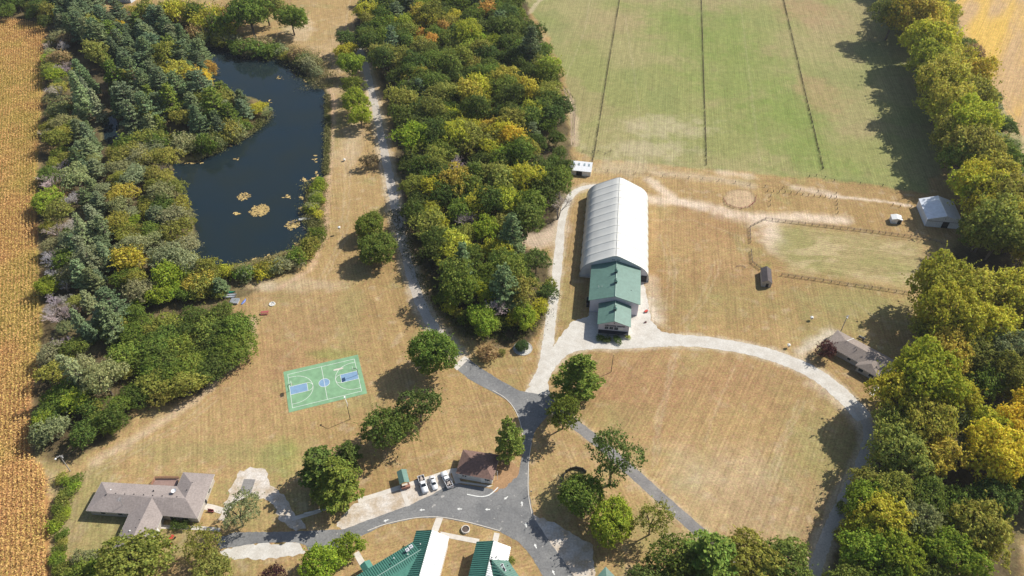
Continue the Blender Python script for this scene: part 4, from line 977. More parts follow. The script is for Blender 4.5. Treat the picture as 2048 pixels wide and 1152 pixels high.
for s_ in (-1, 1): q = pc + en * 1.3 + eu * 1.2 * s_; MB().tube((q.x + 24, q.y - 100, 0), (q.x + 24, q.y - 100, 2.8), .1).build('porch_post', M['trim'], lo)
# plant on the roof
for (x, y) in ((660, 405), (620, 440)):
    q = B5(x, y, 4.9) - o_; u_ = MB().box((q.x, q.y, q.z + .3), (.95, .95, .8), math.atan2(dd.y, dd.x)).build('roof_unit', M['white_metal'], lo); MB().tube((q.x, q.y, q.z + .68), (q.x, q.y, q.z + .76), .33, n=14).build('fan', M['steel'], u_)
q = B5(640, 425, 4.9) - o_; MB().tube((q.x - 1.2, q.y - .8, q.z), (q.x + .9, q.y + .6, q.z), .12).build('duct', M['steel'], lo)
for x, y, z, mm_ in ((800, 350, 4.6, 'dark'), (760, 375, 4.8, 'trim'), (475, 525, 4.9, 'trim'), (435, 590, 4.8, 'dark'), (625, 485, 5.2, 'trim')): q = B5(x, y, z) - o_; vent(lo, q, .15, .5, mm_)
# east wing
lo2 = empty('lodge', (-6, 98, 0), 0, 'smaller lodge wing with glare-whitened east slope and stepped end, east of the courtyard lawn', 'lodge')
o_ = Vector((-6, 98, 0))
er = B5(1545, 330, 6.2); e_ = B5(1365, 340, 4); f_ = B5(1735, 400, 4.2); g_ = B5(1705, 545, 4.2); i_ = B5(1525, 535, 6.2)
sd_ = (B5(1460, 711, 6.2) - er).normalized()
ir = er + sd_ * (i_ - er).dot(sd_)
rib_plane(lo2, [sub(e_), sub(er), sub(ext(er, 26)), sub(ext(e_, 26))], GS, GR, .62, (-sd_.y, sd_.x))
rib_plane(lo2, [sub(er), sub(f_), sub(g_), sub(ir)], WR, WRB, .62, (-sd_.y, sd_.x))  # white colour stands in for sun glare on the east slope
k2 = B5(1560, 711, 4.9); 
rib_plane(lo2, [sub(ir), sub(ir + Vector((3.4, -14, -1.6))), sub(ir + Vector((2.0, -26, -1.6))), sub(ext(er, 26))], WR, WRB, .62, (-sd_.y, sd_.x))  # same glare painted white along the narrow lower strip
MB().tube(sub(er), sub(ext(er, 26)), .12).build('ridge_cap', M['green_rib'], lo2)
j_ = B5(1820, 711, 4.2); kk = B5(1640, 711, 5.5); i2 = B5(1525, 535, 6.26)
jd = (j_ - g_); kd = (kk - i2)
rib_plane(lo2, [sub(i2), sub(g_ + Vector((0, 0, .03))), sub(g_ + jd * 4), sub(i2 + kd * 4)], M['green_roof'], GS, .62, (.83, .56))
rib_plane(lo2, [sub(i2), sub(i2 + kd * 4), sub(Vector((i2.x - .6, i2.y - 17, 3.6))), sub(Vector((i2.x + .35, i2.y - 5, 4.9)))], GS, GR, .62, (-.9, .4))
MB().slab([sub(x)[:2] for x in (e_ + Vector((.5, -.5, 0)), Vector((er.x, er.y - .5, 0)), f_ + Vector((-.5, -.5, 0)), g_ + Vector((-.5, .3, 0)), g_ + jd * 3.8 + Vector((-.8, 0, 0)), ext(e_, 25) + Vector((.5, 0, 0)))], 0, 3.85).build('wall', M['siding'], lo2)
for (x, y) in ((1640, 605), (1655, 640), (1620, 630), (1665, 660)):
    q = B5(x, y, 5.0) - o_; u_ = MB().box((q.x, q.y, q.z + .3), (.8, .8, .75), R(20)).build('roof_unit', M['white_metal'], lo2); MB().tube((q.x, q.y, q.z + .66), (q.x, q.y, q.z + .74), .28, n=12).build('fan', M['dark'], u_)
for x, y, z in ((1530, 515, 5.9), (1575, 512, 5.6), (1700, 605, 4.6), (1725, 655, 4.6)): vent(lo2, B5(x, y, z) - o_, .14, .45, 'dark')
# pavilion roof peeping in
p0 = at(1211, 1133, 3.6); pv = empty('pavilion', (p0.x, p0.y - 6, 0), R(0), 'light green pavilion roof peeping in at the bottom edge by the drive', 'pavilion')
MB().sheet([(0, 6, 3.6), (-3.7, 2.2, 2.8), (-3.7, -6, 2.8), (0, -2, 3.6)]).sheet([(0, 6, 3.6), (0, -2, 3.6), (4.6, -6, 2.8), (4.6, 1.0, 2.8)]).build('roof', M['green_roof'], pv)
for x, y in ((-3, 2), (3.8, 1), (-3, -5), (3.8, -5)): MB().box((x, y, 1.4), (.2, .2, 2.8)).build('post', M['trim'], pv)
# grey barn at the top edge
p0 = at(238, 4); tb = empty('machine_barn', (p0.x, p0.y, 0), R(-12), 'grey metal barn at the top edge beyond the pines', 'barn')
gable_walls(tb, 9, 0, 22, 5, 7.5, M['barn_metal']); gable_roof(tb, 9.4, -.4, 22.4, 5.1, 7.7, M['barn_metal']); MB().box((-2, -.05, 2), (3.4, .12, 4)).build('door', M['dark'], tb)
# ------------------------------------------------------------------ vehicles
def loft(mb, secs):
    """secs: list of rings (same count) joined in order, ends capped"""
    n = len(secs[0]); vs = [p_ for s_ in secs for p_ in s_]
    fs = [(k * n + i, k * n + (i + 1) % n, (k + 1) * n + (i + 1) % n, (k + 1) * n + i) for k in range(len(secs) - 1) for i in range(n)]
    fs += [tuple(reversed(range(n))), tuple(range((len(secs) - 1) * n, len(secs) * n))]
    return mb.add(vs, fs)
def body_ring(y, hw, z0, z1, top=.9):
    return [(-hw, y, z0), (hw, y, z0), (hw * 1.02, y, (z0 + z1) * .5), (hw * top, y, z1), (-hw * top, y, z1), (-hw * 1.02, y, (z0 + z1) * .5)]
def vehicle(kind, label, px, py, az, group=None):
    p_ = at(px, py); o = empty('pickup_truck' if kind == 'pickup' else 'parked_car', (p_.x, p_.y, .02), az, label, 'pickup truck' if kind == 'pickup' else 'car', 'vehicles parked in a row by the office')
    if kind == 'pickup':
        Lb, hw = 5.9, 1.0
        secs = [body_ring(-2.95, .86, .55, .95), body_ring(-2.85, .95, .42, 1.10), body_ring(-1.7, 1.0, .42, 1.20), body_ring(-1.2, 1.0, .42, 1.22), body_ring(.55, 1.0, .42, 1.20)]
        loft(MB(), secs).build('body', M['car_white'], o, True)
        cb = loft(MB(), [[(-.88, -1.25, 1.15), (.88, -1.25, 1.15), (.80, -1.15, 1.25), (-.80, -1.15, 1.25)], [(-.86, -.45, 1.18), (.86, -.45, 1.18), (.70, -.45, 1.86), (-.70, -.45, 1.86)], [(-.86, .45, 1.18), (.86, .45, 1.18), (.70, .40, 1.87), (-.70, .40, 1.87)], [(-.88, .62, 1.18), (.88, .62, 1.18), (.74, .55, 1.80), (-.74, .55, 1.80)]]).build('cab', M['car_white'], o, False, .03)
        MB().add([(-.74, -1.20, 1.30), (.74, -1.20, 1.30), (.62, -.52, 1.84), (-.62, -.52, 1.84)], [(0, 1, 2, 3)]).build('windscreen', M['car_glass'], cb)
        for s_ in (-1, 1): MB().box((s_ * .80, 0, 1.52), (.05, .9, .42), 0, R(-13) * s_).build('side_window', M['car_glass'], cb)
        MB().box((0, .60, 1.52), (1.2, .05, .34)).build('rear_window', M['car_glass'], cb)
        bd = MB().box((-.93, 1.8, .95), (.12, 2.4, .62)).box((.93, 1.8, .95), (.12, 2.4, .62)).box((0, 2.97, .95), (1.95, .10, .60)).box((0, 1.8, .62), (1.9, 2.4, .3)).build('bed', M['car_white'], o, False, .02)
        MB().box((0, 1.78, .79), (1.70, 2.28, .06)).build('bed_liner', M['bed_liner'], bd)
        cg = MB(); random.seed(px)
        for k in range(9): cg.box((random.uniform(-.55, .45), random.uniform(.9, 2.5), .95 + random.uniform(0, .12)), (random.uniform(.2, .55), random.uniform(.25, .7), random.uniform(.15, .35)), random.uniform(0, 3))
        cg.build('cargo', M['cargo'], bd); ax_ = (-1.95, 1.75); rr = .40
        for s_ in (-1, 1): MB().box((s_ * 1.12, -.75, 1.25), (.22, .12, .18)).build('mirror', M['black'], o)
        MB().box((0, 3.07, .55), (1.8, .16, .2)).build('bumper', M['steel'], o); MB().box((0, -3.0, .55), (1.8, .16, .22)).build('bumper', M['steel'], o)
        yl, yt = -2.93, 3.03
    else:
        secs = [body_ring(-2.42, .66, .40, .62), body_ring(-2.3, .80, .30, .78), body_ring(-1.6, .90, .28, .90), body_ring(-.6, .92, .28, .96), body_ring(1.2, .92, .28, .98), body_ring(2.15, .88, .30, .96), body_ring(2.42, .72, .40, .80)]
        loft(MB(), secs).build('body', M['car_white'], o, True)
        cb = loft(MB(), [[(-.78, -1.05, .92), (.78, -1.05, .92), (.70, -1.0, .97), (-.70, -1.0, .97)], [(-.80, -.25, .94), (.80, -.25, .94), (.60, -.25, 1.42), (-.60, -.25, 1.42)], [(-.80, .75, .94), (.80, .75, .94), (.60, .75, 1.43), (-.60, .75, 1.43)], [(-.76, 1.65, .94), (.76, 1.65, .94), (.68, 1.60, 1.0), (-.68, 1.60, 1.0)]]).build('cabin', M['car_white'], o, True)
        MB().add([(-.66, -.98, 1.02), (.66, -.98, 1.02), (.54, -.32, 1.43), (-.54, -.32, 1.43)], [(0, 1, 2, 3)]).build('windscreen', M['car_glass'], cb)
        MB().add([(.62, 1.52, 1.07), (-.62, 1.52, 1.07), (-.52, .84, 1.44), (.52, .84, 1.44)], [(0, 1, 2, 3)]).build('rear_window', M['car_glass'], cb)
        for s_ in (-1, 1): MB().box((s_ * .735, .25, 1.18), (.05, 1.5, .30), 0, R(-22) * s_).build('side_window', M['car_glass'], cb)
        for s_ in (-1, 1): MB().box((s_ * 1.0, -.65, 1.0), (.18, .12, .12)).build('mirror', M['car_white'], o)
        ax_ = (-1.45, 1.45); rr = .33; yl, yt = -2.38, 2.40
    for y in ax_:
        for s_ in (-1, 1):
            w_ = MB().tube((s_ * (hw if kind == 'pickup' else .92) - s_ * .2, y, rr), (s_ * (hw if kind == 'pickup' else .92) + s_ * .03, y, rr), rr, n=16).build('wheel', M['tyre'], o)
            MB().tube((s_ * (hw if kind == 'pickup' else .92), y, rr), (s_ * (hw if kind == 'pickup' else .92) + s_ * .05, y, rr), rr * .6, n=12).build('rim', M['rim'], w_)
    for s_ in (-1, 1):
        MB().box((s_ * .62, yl, .74), (.34, .10, .16)).build('headlight', M['lamp_clear'], o); MB().box((s_ * .66, yt, .82), (.24, .08, .2)).build('tail_light', M['lamp_red'], o)
    return o
fa = lambda a, b_: (lambda d: math.atan2(d.y, d.x) + math.pi / 2)(at(*a) - at(*b_))
vehicle('pickup', 'white pickup nearest the kiosk, its open bed full of clutter, nose to the yard', 846.5, 971.5, fa((851, 984), (843, 958)))
vehicle('car', 'white saloon car parked between the two pickups', 867.5, 968, fa((871, 982), (862.5, 955)))
vehicle('pickup', 'white pickup beside the office, tail to the yard, dark liner in its bed', 893.5, 961.5, fa((886.5, 947), (899.5, 974)))

# ------------------------------------------------------------------ poles, hoops, lights
def utility_pole(px, py, h, label, lamp=True):
    p_ = at(px, py); o = empty('utility_pole', (p_.x, p_.y, 0), R(20), label, 'utility pole')
    MB().tube((0, 0, 0), (0, 0, h), .17, .12, 8).build('pole', M['wood_pole'], o)
    MB().tube((.35, 0, h - 1.4), (.35, 0, h - .5), .26, n=12).build('transformer', M['pole_grey'], o)
    MB().box((0, 0, h - .25), (1.9, .12, .12)).build('crossarm', M['wood_pole'], o)
    if lamp:
        a_ = MB().tube((0, 0, h - .3), (-.9, -.9, h + .15), .05).build('lamp_arm', M['pole_grey'], o); MB().lathe([(.05, .2), (.28, .05), (.3, -.1), (.12, -.2)], 12, (-1.0, -1.0, h + .1)).build('lamp_head', M['trim'], a_)
    return o
utility_pole(140.6, 942.3, 8.2, 'grey wooden utility pole with transformer and lamp beside the corn field')
utility_pole(1682, 662, 8.0, 'utility pole with lamp behind the bungalow corner')
p_ = at(1222.2, 744); o = empty('service_pole', (p_.x, p_.y, 0), 0, 'thin dark pole standing on the oval lawn south of the welcome building', 'pole')
MB().tube((0, 0, 0), (0, 0, 8.6), .13, .08, 8).build('pole', M['pole_dark'], o); MB().tube((0, 0, 8.2), (.5, 0, 8.5), .04).build('bracket', M['pole_dark'], o)
p_ = at(700.4, 838.4); o = empty('floodlight_pole', (p_.x, p_.y, 0), 0, 'tall dark light pole with a bent white arm reaching over the basketball court', 'light pole')
MB().tube((0, 0, 0), (0, 0, 6.6), .12, .09, 8).build('pole', M['pole_dark'], o)
pt = at(550 + 1110 / 7.68, 690 + 900 / 7.68, 7.4) - p_; pe = at(550 + 1070 / 7.68, 690 + 800 / 7.68, 8.4) - p_
a_ = MB().path([(0, 0, 6.5), tuple(pt), tuple(pe)], .085).build('arm', M['trim'], o); MB().box((pe.x, pe.y, pe.z), (.4, .8, .2), R(10)).build('lamp_head', M['trim'], a_)
def hoop(px, py, sx, label, group):
    p_ = at(px, py); o = empty('basketball_hoop', (p_.x, p_.y, 0), court.rotation_euler[2] + (0 if sx > 0 else math.pi), label, 'basketball hoop')
    MB().path([(0, 0, 0), (0, 0, 2.6), (.25, 0, 3.2), (1.3, 0, 3.5)], .085, 8).build('post', M['black'], o)
    b_ = MB().box((1.35, 0, 3.45), (.06, 1.75, 1.05)).build('backboard', M['trim'], o); MB().box((1.39, 0, 3.25), (.03, .6, .05)).box((1.39, 0, 3.65), (.03, .6, .05)).box((1.39, .3, 3.45), (.03, .05, .45)).box((1.39, -.3, 3.45), (.03, .05, .45)).build('target_square', M['black'], b_)
    rg = MB(); n = 16
    rg.path([(1.65 + .23 * math.cos(2 * math.pi * i / n), .23 * math.sin(2 * math.pi * i / n), 3.05) for i in range(n + 1)], .018, 5).box((1.42, 0, 3.05), (.12, .12, .08)); rg.build('rim', M['red_paint'], b_)
    return o
hoop(550 + 218 / 7.68, 690 + 712 / 7.68, 1, 'black basketball hoop at the west end of the court', None)
hoop(550 + 1276 / 7.68, 690 + 455 / 7.68, -1, 'black basketball hoop at the east end of the court', None)
def post_box(px, py, h, label, name='bird_house', catg='bird house'):
    p_ = at(px, py); o = empty(name, (p_.x, p_.y, 0), 0, label, catg)
    MB().tube((0, 0, 0), (0, 0, h), .06).build('post', M['pole_grey'], o); MB().box((0, 0, h + .3), (.8, .8, .7)).add([(-.5, -.5, h + .65), (.5, -.5, h + .65), (.5, .5, h + .65), (-.5, .5, h + .65), (0, 0, h + .95)], [(0, 1, 4), (1, 2, 4), (2, 3, 4), (3, 0, 4)]).build('box', M['trim'], o)
    MB().box((0, -.42, h + .3), (.3, .04, .25)).build('opening', M['black'], o)
post_box(689, 322, .4, 'small white box on the pale strip of lawn between pond and lane')
post_box(680.5, 467, 2.8, 'white bird house on a thin post near the pond dock')
post_box(1576, 695, .9, 'white box on a short post just north of the east gravel drive')
post_box(1622, 640, .9, 'white box on a short post on the lawn west of the utility pole')

# ------------------------------------------------------------------ by the water
def canoe_mesh(Ln, w_, mt, name, parent=None, upside=True):
    n = 12; secs = []
    for k in range(n + 1):
        t_ = -1 + 2 * k / n; hw_ = w_ / 2 * max(.03, (1 - abs(t_) ** 2.4)); h_ = .38 + .16 * abs(t_) ** 3
        ring = []
        for j in range(7):
            a_ = math.pi * j / 6; ring.append((t_ * Ln / 2, -hw_ * math.cos(a_), h_ * math.sin(a_) ** .7 if upside else h_ - h_ * math.sin(a_) ** .7))
        secs.append(ring)
    vs = [q for s_ in secs for q in s_]; fs = [(k * 7 + i, k * 7 + i + 1, (k + 1) * 7 + i + 1, (k + 1) * 7 + i) for k in range(n) for i in range(6)]
    return MB().add(vs, fs).build(name, mt, parent, True)
def boat(px, py, z, az, mt, label, Ln=4.9, up=True):
    p_ = at(px, py); o = empty('canoe', (p_.x, p_.y, z), az, label, 'canoe', 'canoes by the pond'); canoe_mesh(Ln, .92, mt, 'hull', o, up)
    k_ = MB().tube((-Ln / 2, 0, .52 if up else .5), (-Ln / 2 + .3, 0, .4), .03).tube((Ln / 2, 0, .52), (Ln / 2 - .3, 0, .4), .03); k_.build('stem', M['steel'], o)
    return o
rk = at(461, 592); o = empty('canoe_rack', (rk.x, rk.y, 0), R(3), 'low grey timber rack that carries the stored canoes', 'canoe rack')
for x in (-1.4, 1.4):
    MB().box((x, 0, .3), (.12, 3.6, .12)).build('beam', M['fence_wood'], o)
    for y in (-1.7, 0, 1.7): MB().box((x, y, .12), (.12, .12, .24)).build('post', M['fence_wood'], o)
boat(458.5, 586.2, .36, R(5), M['canoe_green'], 'upturned green canoe, hindmost on the rack by the trees'); boat(461, 591.2, .36, R(5), M['canoe_silver'], 'upturned silver canoe in the middle of the rack')
boat(460, 595.5, .36, R(5), M['canoe_silver'], 'upturned silver canoe at the front of the rack, partly in shade')
boat(487.5, 604, .02, R(74), M['plastic_blue'], 'small blue and white boat lying alone on the grass by the rack', 3.2, True)
p_ = at(470, 604); o = empty('storage_box', (p_.x, p_.y, 0), R(-5), 'flat grey storage box with pale lid half under the bush by the canoe rack', 'storage box')
MB().box((0, 0, .35), (3.0, 2.6, .7)).build('body', M['pole_grey'], o, False, .03); MB().box((0, 0, .74), (3.2, 2.8, .08)).build('lid', M['steel'], o)
p_ = at(544.5, 608.5); o = empty('fire_pit', (p_.x, p_.y, 0), 0, 'ring of white stones round a fire pit on the lawn by the canoes', 'fire pit')
for k in range(9): a_ = 2 * math.pi * k / 9; MB().box((1.0 * math.cos(a_), 1.0 * math.sin(a_), .15), (.62, .4, .34), a_ + math.pi / 2).build('stone', M['trim'], o, False, .07)
MB().lathe([(.85, .06), (.3, .1), (0.01, .12)], 16).build('ash', M['stone'], o)
p_ = at(530, 627); o = empty('picnic_table', (p_.x, p_.y, 0), R(6), 'red picnic table on the lawn by the canoes', 'picnic table')
MB().box((0, 0, .76), (2.8, .8, .07)).build('tabletop', M['red_wood'], o)
for s_ in (-1, 1):
    MB().box((0, s_ * .75, .45), (2.8, .3, .06)).build('bench_seat', M['red_wood'], o)
    MB().tube((s_ * 1.0, -.8, 0), (s_ * 1.0, .3, .75), .05).tube((s_ * 1.0, .8, 0), (s_ * 1.0, -.3, .75), .05).build('leg_frame', M['red_wood'], o)
d0, d1 = at(560 + 435 / 11.52, 400 + 455 / 11.52), at(560 + 860 / 11.52, 400 + 410 / 11.52); dm = (d0 + d1) / 2; dl = (d1 - d0)
o = empty('dock', (dm.x, dm.y, 0), math.atan2(dl.y, dl.x), 'pale wooden dock reaching into the pond from the grassy bank', 'dock')
MB().box((0, 0, .22), (dl.length, 1.5, .1)).build('walkway', M['rail_white'], o)
for x in (-3.2, -1.2, .8):
    for y in (-.7, .7): MB().tube((x, y, -1.4), (x, y, .55), .07).build('piling', M['wood_pole'], o)
for a_, b_, lab in (((575, 446), (610, 437), 'bare fallen branch lying in the water off the dock'), ((604, 452), (619, 463), 'thin fallen limb lying from the bank into the algae')):
    A, B_ = at(*a_), at(*b_); o = empty('fallen_branch', (A.x, A.y, -.35), 0, lab, 'fallen branch'); v = B_ - A; mb = MB().tube((0, 0, 0), (v.x, v.y, .3), .09, .16)
    for k in range(7): q = v * random.uniform(.1, .9); mb.tube((q.x, q.y, .1), (q.x + random.uniform(-2.4, .5), q.y + random.uniform(-1.6, 1.8), random.uniform(.05, .5)), .05, .02)
    mb.build('wood', M['bark_grey'], o)

# ------------------------------------------------------------------ yard things
p_ = at(931, 1060); o = empty('planter_ring', (p_.x, p_.y, 0), 0, 'round concrete ring planter filled with dark earth in front of the lodge', 'planter')
MB().lathe([(1.25, 0), (1.25, .6), (1.02, .6), (1.02, .35)], 28).build('ring', M['concrete'], o, True); MB().lathe([(1.02, .38), (.5, .46), (.01, .48)], 24).build('soil', M['mulch'], o)
p_ = at(1045.5, 697); o = empty('flower_bed', (p_.x, p_.y, 0), 0, 'round mulched bed with a stone edge on the lawn triangle', 'flower bed')
MB().lathe([(3.3, .02), (3.2, .09), (.01, .16)], 30).build('mulch', M['stone'], o)
for k in range(30): a_ = 2 * math.pi * k / 30; MB().box((3.3 * math.cos(a_), 3.3 * math.sin(a_), .1), (.6, .28, .22), a_ + math.pi / 2).build('edge_stone', M['stone'], o, False, .04)
p_ = at(343, 1081); o = empty('garden_tractor', (p_.x, p_.y, 0), R(-20), 'old faded red tractor standing on the lawn south of the ranch house', 'tractor')
MB().box((0, .2, .95), (.75, 2.0, .6)).build('bonnet', M['red_paint'], o, False, .06); MB().box((0, -1.1, .75), (.9, .9, .4)).build('body', M['red_paint'], o); MB().box((0, -1.35, 1.15), (.5, .45, .12)).box((0, -1.58, 1.4), (.5, .08, .4)).build('seat', M['black'], o)
for s_ in (-1, 1):
    w_ = MB().tube((s_ * .62, -1.1, .65), (s_ * .92, -1.1, .65), .65, n=18).build('wheel', M['tyre'], o); MB().tube((s_ * .9, -1.1, .65), (s_ * .95, -1.1, .65), .3, n=12).build('rim', M['red_paint'], w_)
    MB().tube((s_ * .45, .95, .32), (s_ * .65, .95, .32), .32, n=14).build('wheel', M['tyre'], o)
MB().tube((0, .5, 1.2), (0, .5, 1.9), .05).build('exhaust_pipe', M['black'], o); MB().path([(0.28 * math.cos(t_), -.75 + .2 * math.sin(t_), 1.45 + .2 * math.sin(t_)) for t_ in np.linspace(0, 6.28, 11)], .025, 5).build('steering_wheel', M['black'], o)
p_ = at(422, 1023.5); o = empty('garden_bench', (p_.x, p_.y, 0), R(-8), 'curved dark red garden bench by the east door of the ranch house', 'bench')
MB().box((0, 0, .45), (1.8, .5, .08)).build('seat', M['red_wood'], o); MB().box((0, .26, .8), (1.8, .08, .6)).build('backrest', M['red_wood'], o)
for x in (-.8, .8): MB().box((x, 0, .22), (.1, .5, .44)).build('leg', M['black'], o)
p_ = at(1722, 678); o = empty('garden_bench', (p_.x, p_.y, 0), R(-38), 'weathered bench with a pale frame on the lawn behind the bungalow', 'bench')
MB().box((0, 0, .45), (2.3, .6, .08)).build('seat', M['fence_wood'], o); MB().box((0, .32, .8), (2.3, .08, .6)).build('backrest', M['rail_white'], o)
for x in (-1.05, 1.05): MB().box((x, 0, .24), (.12, .6, .46)).build('leg', M['rail_white'], o)
p_ = at(1657, 684); o = empty('play_frame', (p_.x, p_.y, 0), R(30), 'dark climbing frame of bent bars against the bungalow corner', 'climbing frame')
mb = MB()
for k in range(4): mb.path([(-1.2 + k * .8, -1.2 * math.cos(t_), 1.7 * math.sin(t_)) for t_ in np.linspace(0, math.pi, 9)], .05, 5)
mb.build('bar', M['pole_dark'], o); MB().tube((-1.2, 0, 1.7), (1.2, 0, 1.7), .05).tube((-1.2, .9, 1.1), (1.2, .9, 1.1), .05).tube((-1.2, -.9, 1.1), (1.2, -.9, 1.1), .05).build('crossbar', M['pole_dark'], o)
p_ = at(1292, 624); o = empty('hay_rake', (p_.x, p_.y, 0), R(40), 'small rusty red cart beside the path east of the hall', 'cart')
MB().box((0, 0, .5), (1.5, .8, .25)).build('tray', M['red_paint'], o); MB().tube((.7, 0, .5), (1.9, .5, .9), .04).build('handle', M['black'], o)
for s_ in (-1, 1): MB().tube((0, s_ * .42, .3), (0, s_ * .52, .3), .3, n=12).build('wheel', M['tyre'], o)
p_ = at(1291, 645); o = empty('crate', (p_.x, p_.y, 0), R(10), 'small rusty box at the edge of the gravel yard south of the cart', 'box')
MB().box((0, 0, .25), (.7, .5, .5)).build('body', M['red_wood'], o, False, .03); MB().box((0, 0, .53), (.76, .56, .06)).build('lid', M['fence_wood'], o)
p_ = at(1481, 536); o = empty('hay_ring', (p_.x, p_.y, 0), 0, 'dark bent pipe feeder lying on the worn lawn west of the garden shed', 'feeder')
mb = MB()
for z_ in (.05, .5): mb.path([(1.8 * math.cos(t_), 1.2 * math.sin(t_), z_) for t_ in np.linspace(-.4, 3.0, 12)], .05, 5)
mb.build('hoop', M['pole_dark'], o)
p_ = at(1046, 466); o = empty('signboard', (p_.x, p_.y, 0), R(10), 'small white board on two posts in the clearing east of the central wood', 'sign')
MB().box((0, 0, 1.3), (1.2, .08, .9)).build('board', M['trim'], o)
for x in (-.5, .5): MB().box((x, .06, .8), (.1, .1, 1.6)).build('post', M['fence_wood'], o)
p_ = at(1063, 1010); 
for (px, py, lab) in ((1062, 990, 'thin dark sign post at the east kerb of the yard'), (886, 983, 'thin dark sign post standing in front of the office porch')):
    p_ = at(px, py); o = empty('sign_post', (p_.x, p_.y, 0), 0, lab, 'sign post'); MB().tube((0, 0, 0), (0, 0, 2.4), .05).build('post', M['pole_dark'], o); MB().box((0, -.05, 2.1), (.55, .04, .6)).build('plate', M['pole_grey'], o)
p_ = at(651, 1014); o = empty('low_wall', (p_.x, p_.y, 0), R(14), 'short pale concrete wall in the shade under the big pine west of the parking', 'wall'); 
MB().box((-2.5, -.9, .25), (7.5, .45, .5)).build('body', M['concrete'], o, False, .03)
bq = [(1127, 955), (1131, 945), (1140, 940), (1152, 937), (1165, 940), (1172, 946)]
W_ = [at(*q) for q in bq]; o = empty('edging_fence', (W_[0].x, W_[0].y, 0), 0, 'dark timber screen fence bent round a small lawn bed behind the bright green trees', 'fence')
for a, b_ in zip([at(1127, 978)] + W_[:-1], W_):
    c = (a + b_) / 2 - W_[0]; d = b_ - a; MB().box((c.x, c.y, .6), (d.length, .12, 1.2), math.atan2(d.y, d.x)).build('panel', M['fence_dark'], o); q = b_ - W_[0]; MB().box((q.x, q.y, .7), (.2, .2, 1.4)).build('post', M['fence_dark'], o)

# ------------------------------------------------------------------ fences
def fence(name, pts, label, h=1.25, gap=3.0, rails=(.5, .85, 1.2), m='fence_wood', rail_m=None, post=.16, rail_r=.07, wire=False):
    P = [at(*q) for q in pts]; c = P[0]; o = empty(name, (c.x, c.y, 0), 0, label, 'fence')
    first = None; rl = MB()
    for k, (a, b_) in enumerate(zip(P[:-1], P[1:])):
        n = max(1, round((b_ - a).length / gap)); d = b_ - a; az = math.atan2(d.y, d.x)
        for j in range(n + (1 if k == len(P) - 2 else 0)):
            q = a + d * (j / n) - c
            if first is None: first = MB().box((0, 0, h / 2), (post, post, h)).build('post', M[m], o); first.location = (q.x, q.y, 0); first.rotation_euler = (0, 0, az)
            else: x = first.copy(); C.objects.link(x); x.parent = o; x.location = (q.x, q.y, 0); x.rotation_euler = (R(random.uniform(-4, 4)), R(random.uniform(-4, 4)), az)
        for z_ in rails:
            A, B_ = a - c, b_ - c
            if wire: rl.tube((A.x, A.y, z_), (B_.x, B_.y, z_), rail_r, n=4)
            else: m_ = (A + B_) / 2; rl.box((m_.x, m_.y, z_), (d.length, .05, rail_r * 2), az)
    rl.build('rail', M[rail_m or m], o)
    return o
fence('paddock_fence', [(1501, 486), (1499.7, 455), (1531, 439), (1610, 449), (1695, 459), (1770, 468), (1846, 478)], 'dark timber rail fence round the north and west sides of the paddock', gap=2.7, m='fence_wood', rail_r=.045, rails=(.4, .8, 1.2))
fence('paddock_fence', [(1502, 503), (1504, 526), (1521, 539)], 'short dark timber fence between paddock gap and garden shed', gap=2.4, m='fence_wood', rail_r=.06, rails=(.4, .8, 1.2))
fence('paddock_fence', [(1563, 551), (1630, 560), (1695, 570), (1760, 579), (1824, 589)], 'dark timber rail fence along the south side of the paddock', gap=2.7, m='fence_wood', rail_r=.045, rails=(.4, .8, 1.2))
fence('paddock_fence', [(1846, 478), (1872, 484), (1893, 492), (1903, 512), (1909, 532)], 'pale rail fence curving under the east trees south of the barn', gap=2.7, m='fence_wood', rail_r=.05)
fence('pen_fence', [(1535, 383), (1570, 386), (1605, 390), (1640, 394), (1672, 396)], 'row of dark posts along the north side of the small pen', gap=2.6, rails=(1.1,), rail_r=.012, wire=True, m='fence_dark', rail_m='steel', post=.2)
fence('pen_fence', [(1541, 393), (1541, 402), (1540, 412)], 'short row of posts on the west side of the small pen', gap=2.6, rails=(1.1,), rail_r=.012, wire=True, m='fence_dark', rail_m='steel', post=.2)
fence('pen_fence', [(1672, 396), (1674, 410), (1675, 427)], 'short row of posts on the east side of the small pen', gap=2.6, rails=(1.1,), rail_r=.012, wire=True, m='fence_dark', rail_m='steel', post=.2)
fence('pen_fence', [(1785, 411), (1800, 414), (1822, 415)], 'four dark posts between the bare earth strip and the barn', gap=3.2, rails=(1.1,), rail_r=.012, wire=True, m='fence_dark', rail_m='steel', post=.2)
fence('pasture_fence', [(1190, 341), (1240, 345), (1300, 352), (1350, 355), (1405, 358), (1470, 366), (1530, 374), (1600, 381), (1672, 388)], 'thin wire fence with scattered posts along the worn track north of the arena', gap=7, rails=(.6, 1.1), rail_r=.02, wire=True, m='fence_dark', rail_m='fence_dark', post=.18)
fence('pasture_fence', [(1618, 354), (1633, 352), (1650, 356), (1668, 362), (1720, 368), (1765, 372), (1810, 378)], 'wire fence with dark posts across the south end of the pasture', gap=8, rails=(.6, 1.1), rail_r=.02, wire=True, m='fence_dark', rail_m='fence_dark', post=.2)
fence('pasture_fence', [(1121, 168), (1135, 186), (1150, 201), (1150, 235), (1148, 270)], 'dark wire fence beside the dirt track at the edge of the central wood', gap=3.5, rails=(.5, .9, 1.3), rail_r=.045, wire=True, m='fence_dark', rail_m='fence_dark')
fence('pasture_fence', [(1166, 304), (1185, 306), (1196, 304), (1210, 309), (1222, 303)], 'short broken fence above the white lean-to shed', gap=4, rails=(.5, 1.0), rail_r=.04, wire=True, m='fence_dark', rail_m='fence_dark')
